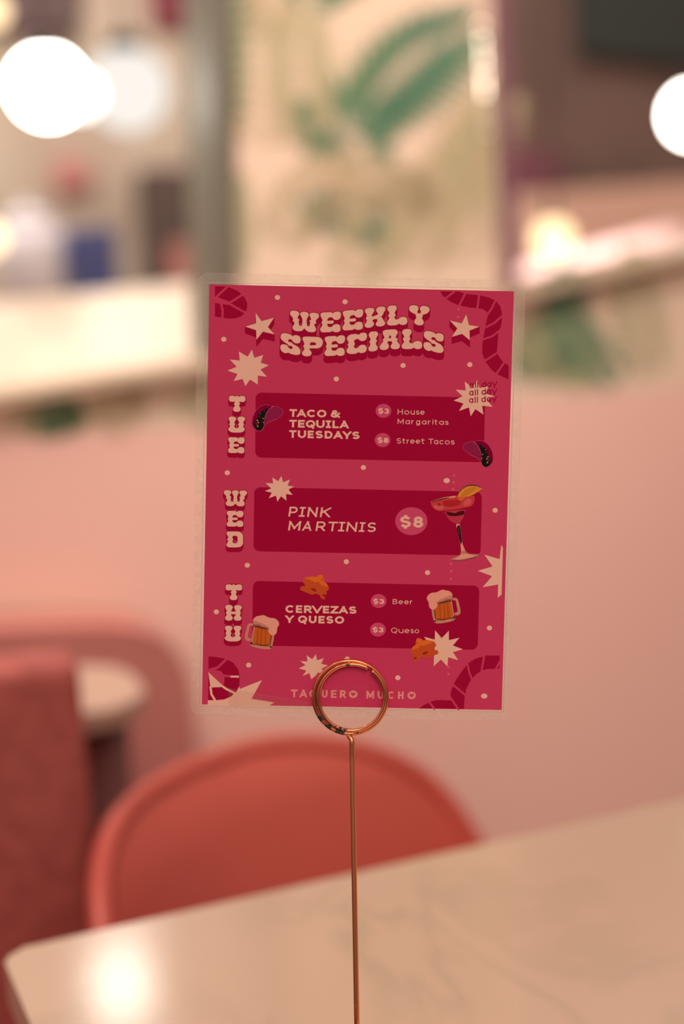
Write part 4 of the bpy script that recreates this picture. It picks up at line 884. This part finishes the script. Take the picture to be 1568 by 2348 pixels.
# ---- copper wire stand
def copper():
    m = mat('worn_copper', lin(234, 148, 106), 0.16, 1.0); b = m.node_tree.nodes['Principled BSDF']
    tc = N(m, 'ShaderNodeTexCoord'); nz = N(m, 'ShaderNodeTexNoise'); nz.inputs['Scale'].default_value = 700; nz.inputs['Detail'].default_value = 4
    at_ = N(m, 'ShaderNodeAttribute', attribute_name='ink')
    ad = N(m, 'ShaderNodeMath', operation='ADD'); rp = N(m, 'ShaderNodeValToRGB')
    rp.color_ramp.elements[0].position = 0.73; rp.color_ramp.elements[1].position = 0.86
    mx = N(m, 'ShaderNodeMix', data_type='RGBA'); mx.inputs[6].default_value = lin(234, 148, 106); mx.inputs[7].default_value = lin(36, 34, 28)
    L(m, tc.outputs['Object'], nz.inputs['Vector']); L(m, nz.outputs['Fac'], ad.inputs[0]); L(m, at_.outputs['Fac'], ad.inputs[1])
    L(m, ad.outputs[0], rp.inputs['Fac']); L(m, rp.outputs['Color'], mx.inputs[0]); L(m, mx.outputs[2], b.inputs['Base Color'])
    mr = N(m, 'ShaderNodeMath', operation='MULTIPLY_ADD'); mr.inputs[1].default_value = 0.4; mr.inputs[2].default_value = 0.15; L(m, rp.outputs['Color'], mr.inputs[0]); L(m, mr.outputs[0], b.inputs['Roughness'])
    mt = N(m, 'ShaderNodeMath', operation='MULTIPLY_ADD'); mt.inputs[1].default_value = -0.9; mt.inputs[2].default_value = 1.0; L(m, rp.outputs['Color'], mt.inputs[0]); L(m, mt.outputs[0], b.inputs['Metallic'])
    return m
M['copper'] = copper()
PXM = 0.598 / F                                    # one photograph pixel on the card, in metres
base_pt = on_z(824, 2640, TZ)
stand = thing('card_stand', 'copper wire stand with a double ring gripping the menu card', 'card stand', base_pt)
def cw_(px, py, z): return PC + CMAT @ cp(px, py, z) - base_pt
rw = 4.7 * PXM
inner = [cw_(806 + 76 * math.cos(R(a_)), 1596.8 + 75.6 * math.sin(R(a_)), 0.0026) for a_ in [-53 + 352 * k / 110 for k in range(111)]]
outer_ring = [cw_(803 + 83.2 * math.cos(R(a_)), 1597.3 + 83 * math.sin(R(a_)), 0.0016) for a_ in [360 * k / 120 for k in range(120)]]
rv_, rf_ = tube(outer_ring, rw * 1.06, 14, True)
rv2_, rf2_ = tube(inner, rw, 14)
def worn(V, spots):
    """tarnish weight per vertex"""
    out = []
    for v in V:
        w_ = 0
        for p, r_, k_ in spots: w_ = max(w_, k_ * max(0, 1 - (v - p).length / r_))
        out.append(w_)
    return out
def build_worn(name, V, Fc, wt, parent):
    me_cols = []
    for f in Fc:
        c = sum(wt[i] for i in f) / len(f); me_cols.append((c, c, c, 1))
    return new_obj(name, V, Fc, M['copper'], parent, True, cols=me_cols)
spots = [(cw_(733, 1648, .003), 17 * PXM, 0.75), (cw_(752, 1668, .003), 20 * PXM, 0.7), (cw_(780, 1676, .003), 24 * PXM, 0.55), (cw_(815, 1680, .003), 26 * PXM, 0.36), (cw_(845, 1534, .003), 9 * PXM, 0.8), (cw_(800, 1522, .003), 36 * PXM, 0.26), (cw_(885, 1590, .003), 20 * PXM, 0.22)]
build_worn('ring', rv_, rf_, worn(rv_, spots), stand); build_worn('ring', rv2_, rf2_, worn(rv2_, spots), stand)
stem_top = [cw_(797, 1680, 0.0008), cw_(801, 1687, 0.0016), cw_(806, 1693, 0.0024), cw_(806.5, 1702, 0.0026), cw_(807, 1725, 0.0026)]
q0 = stem_top[-1]; lowp = at(818, 2348, 0.592) - base_pt
stem = stem_top + [q0.lerp(lowp, k / 40) for k in range(1, 41)] + [lowp.lerp(Vector((0, 0, .003)), k / 12) for k in range(1, 13)]
sv_, sf_ = tube(stem, [5.9 * PXM * (1.0 + .12 * i / len(stem)) for i in range(len(stem))], 16)
sp = [(at(817, 2182, .592) - base_pt - Vector((0, .001, 0)), 7 * PXM, .8), (at(818, 2236, .592) - base_pt - Vector((0, .001, 0)), 4 * PXM, .5), (at(812, 2048, .592) - base_pt - Vector((0, .001, 0)), 3 * PXM, .5), (at(817, 2300, .592) - base_pt - Vector((0, .001, 0)), 12 * PXM, .3)]
build_worn('stem', sv_, sf_, worn(sv_, sp), stand)
bv, bf = lathe([(.036, 0), (.037, .001), (.036, .003), (.004, .0045)], 48)
build_worn('stand_base', bv, bf, [0] * len(bv), stand)
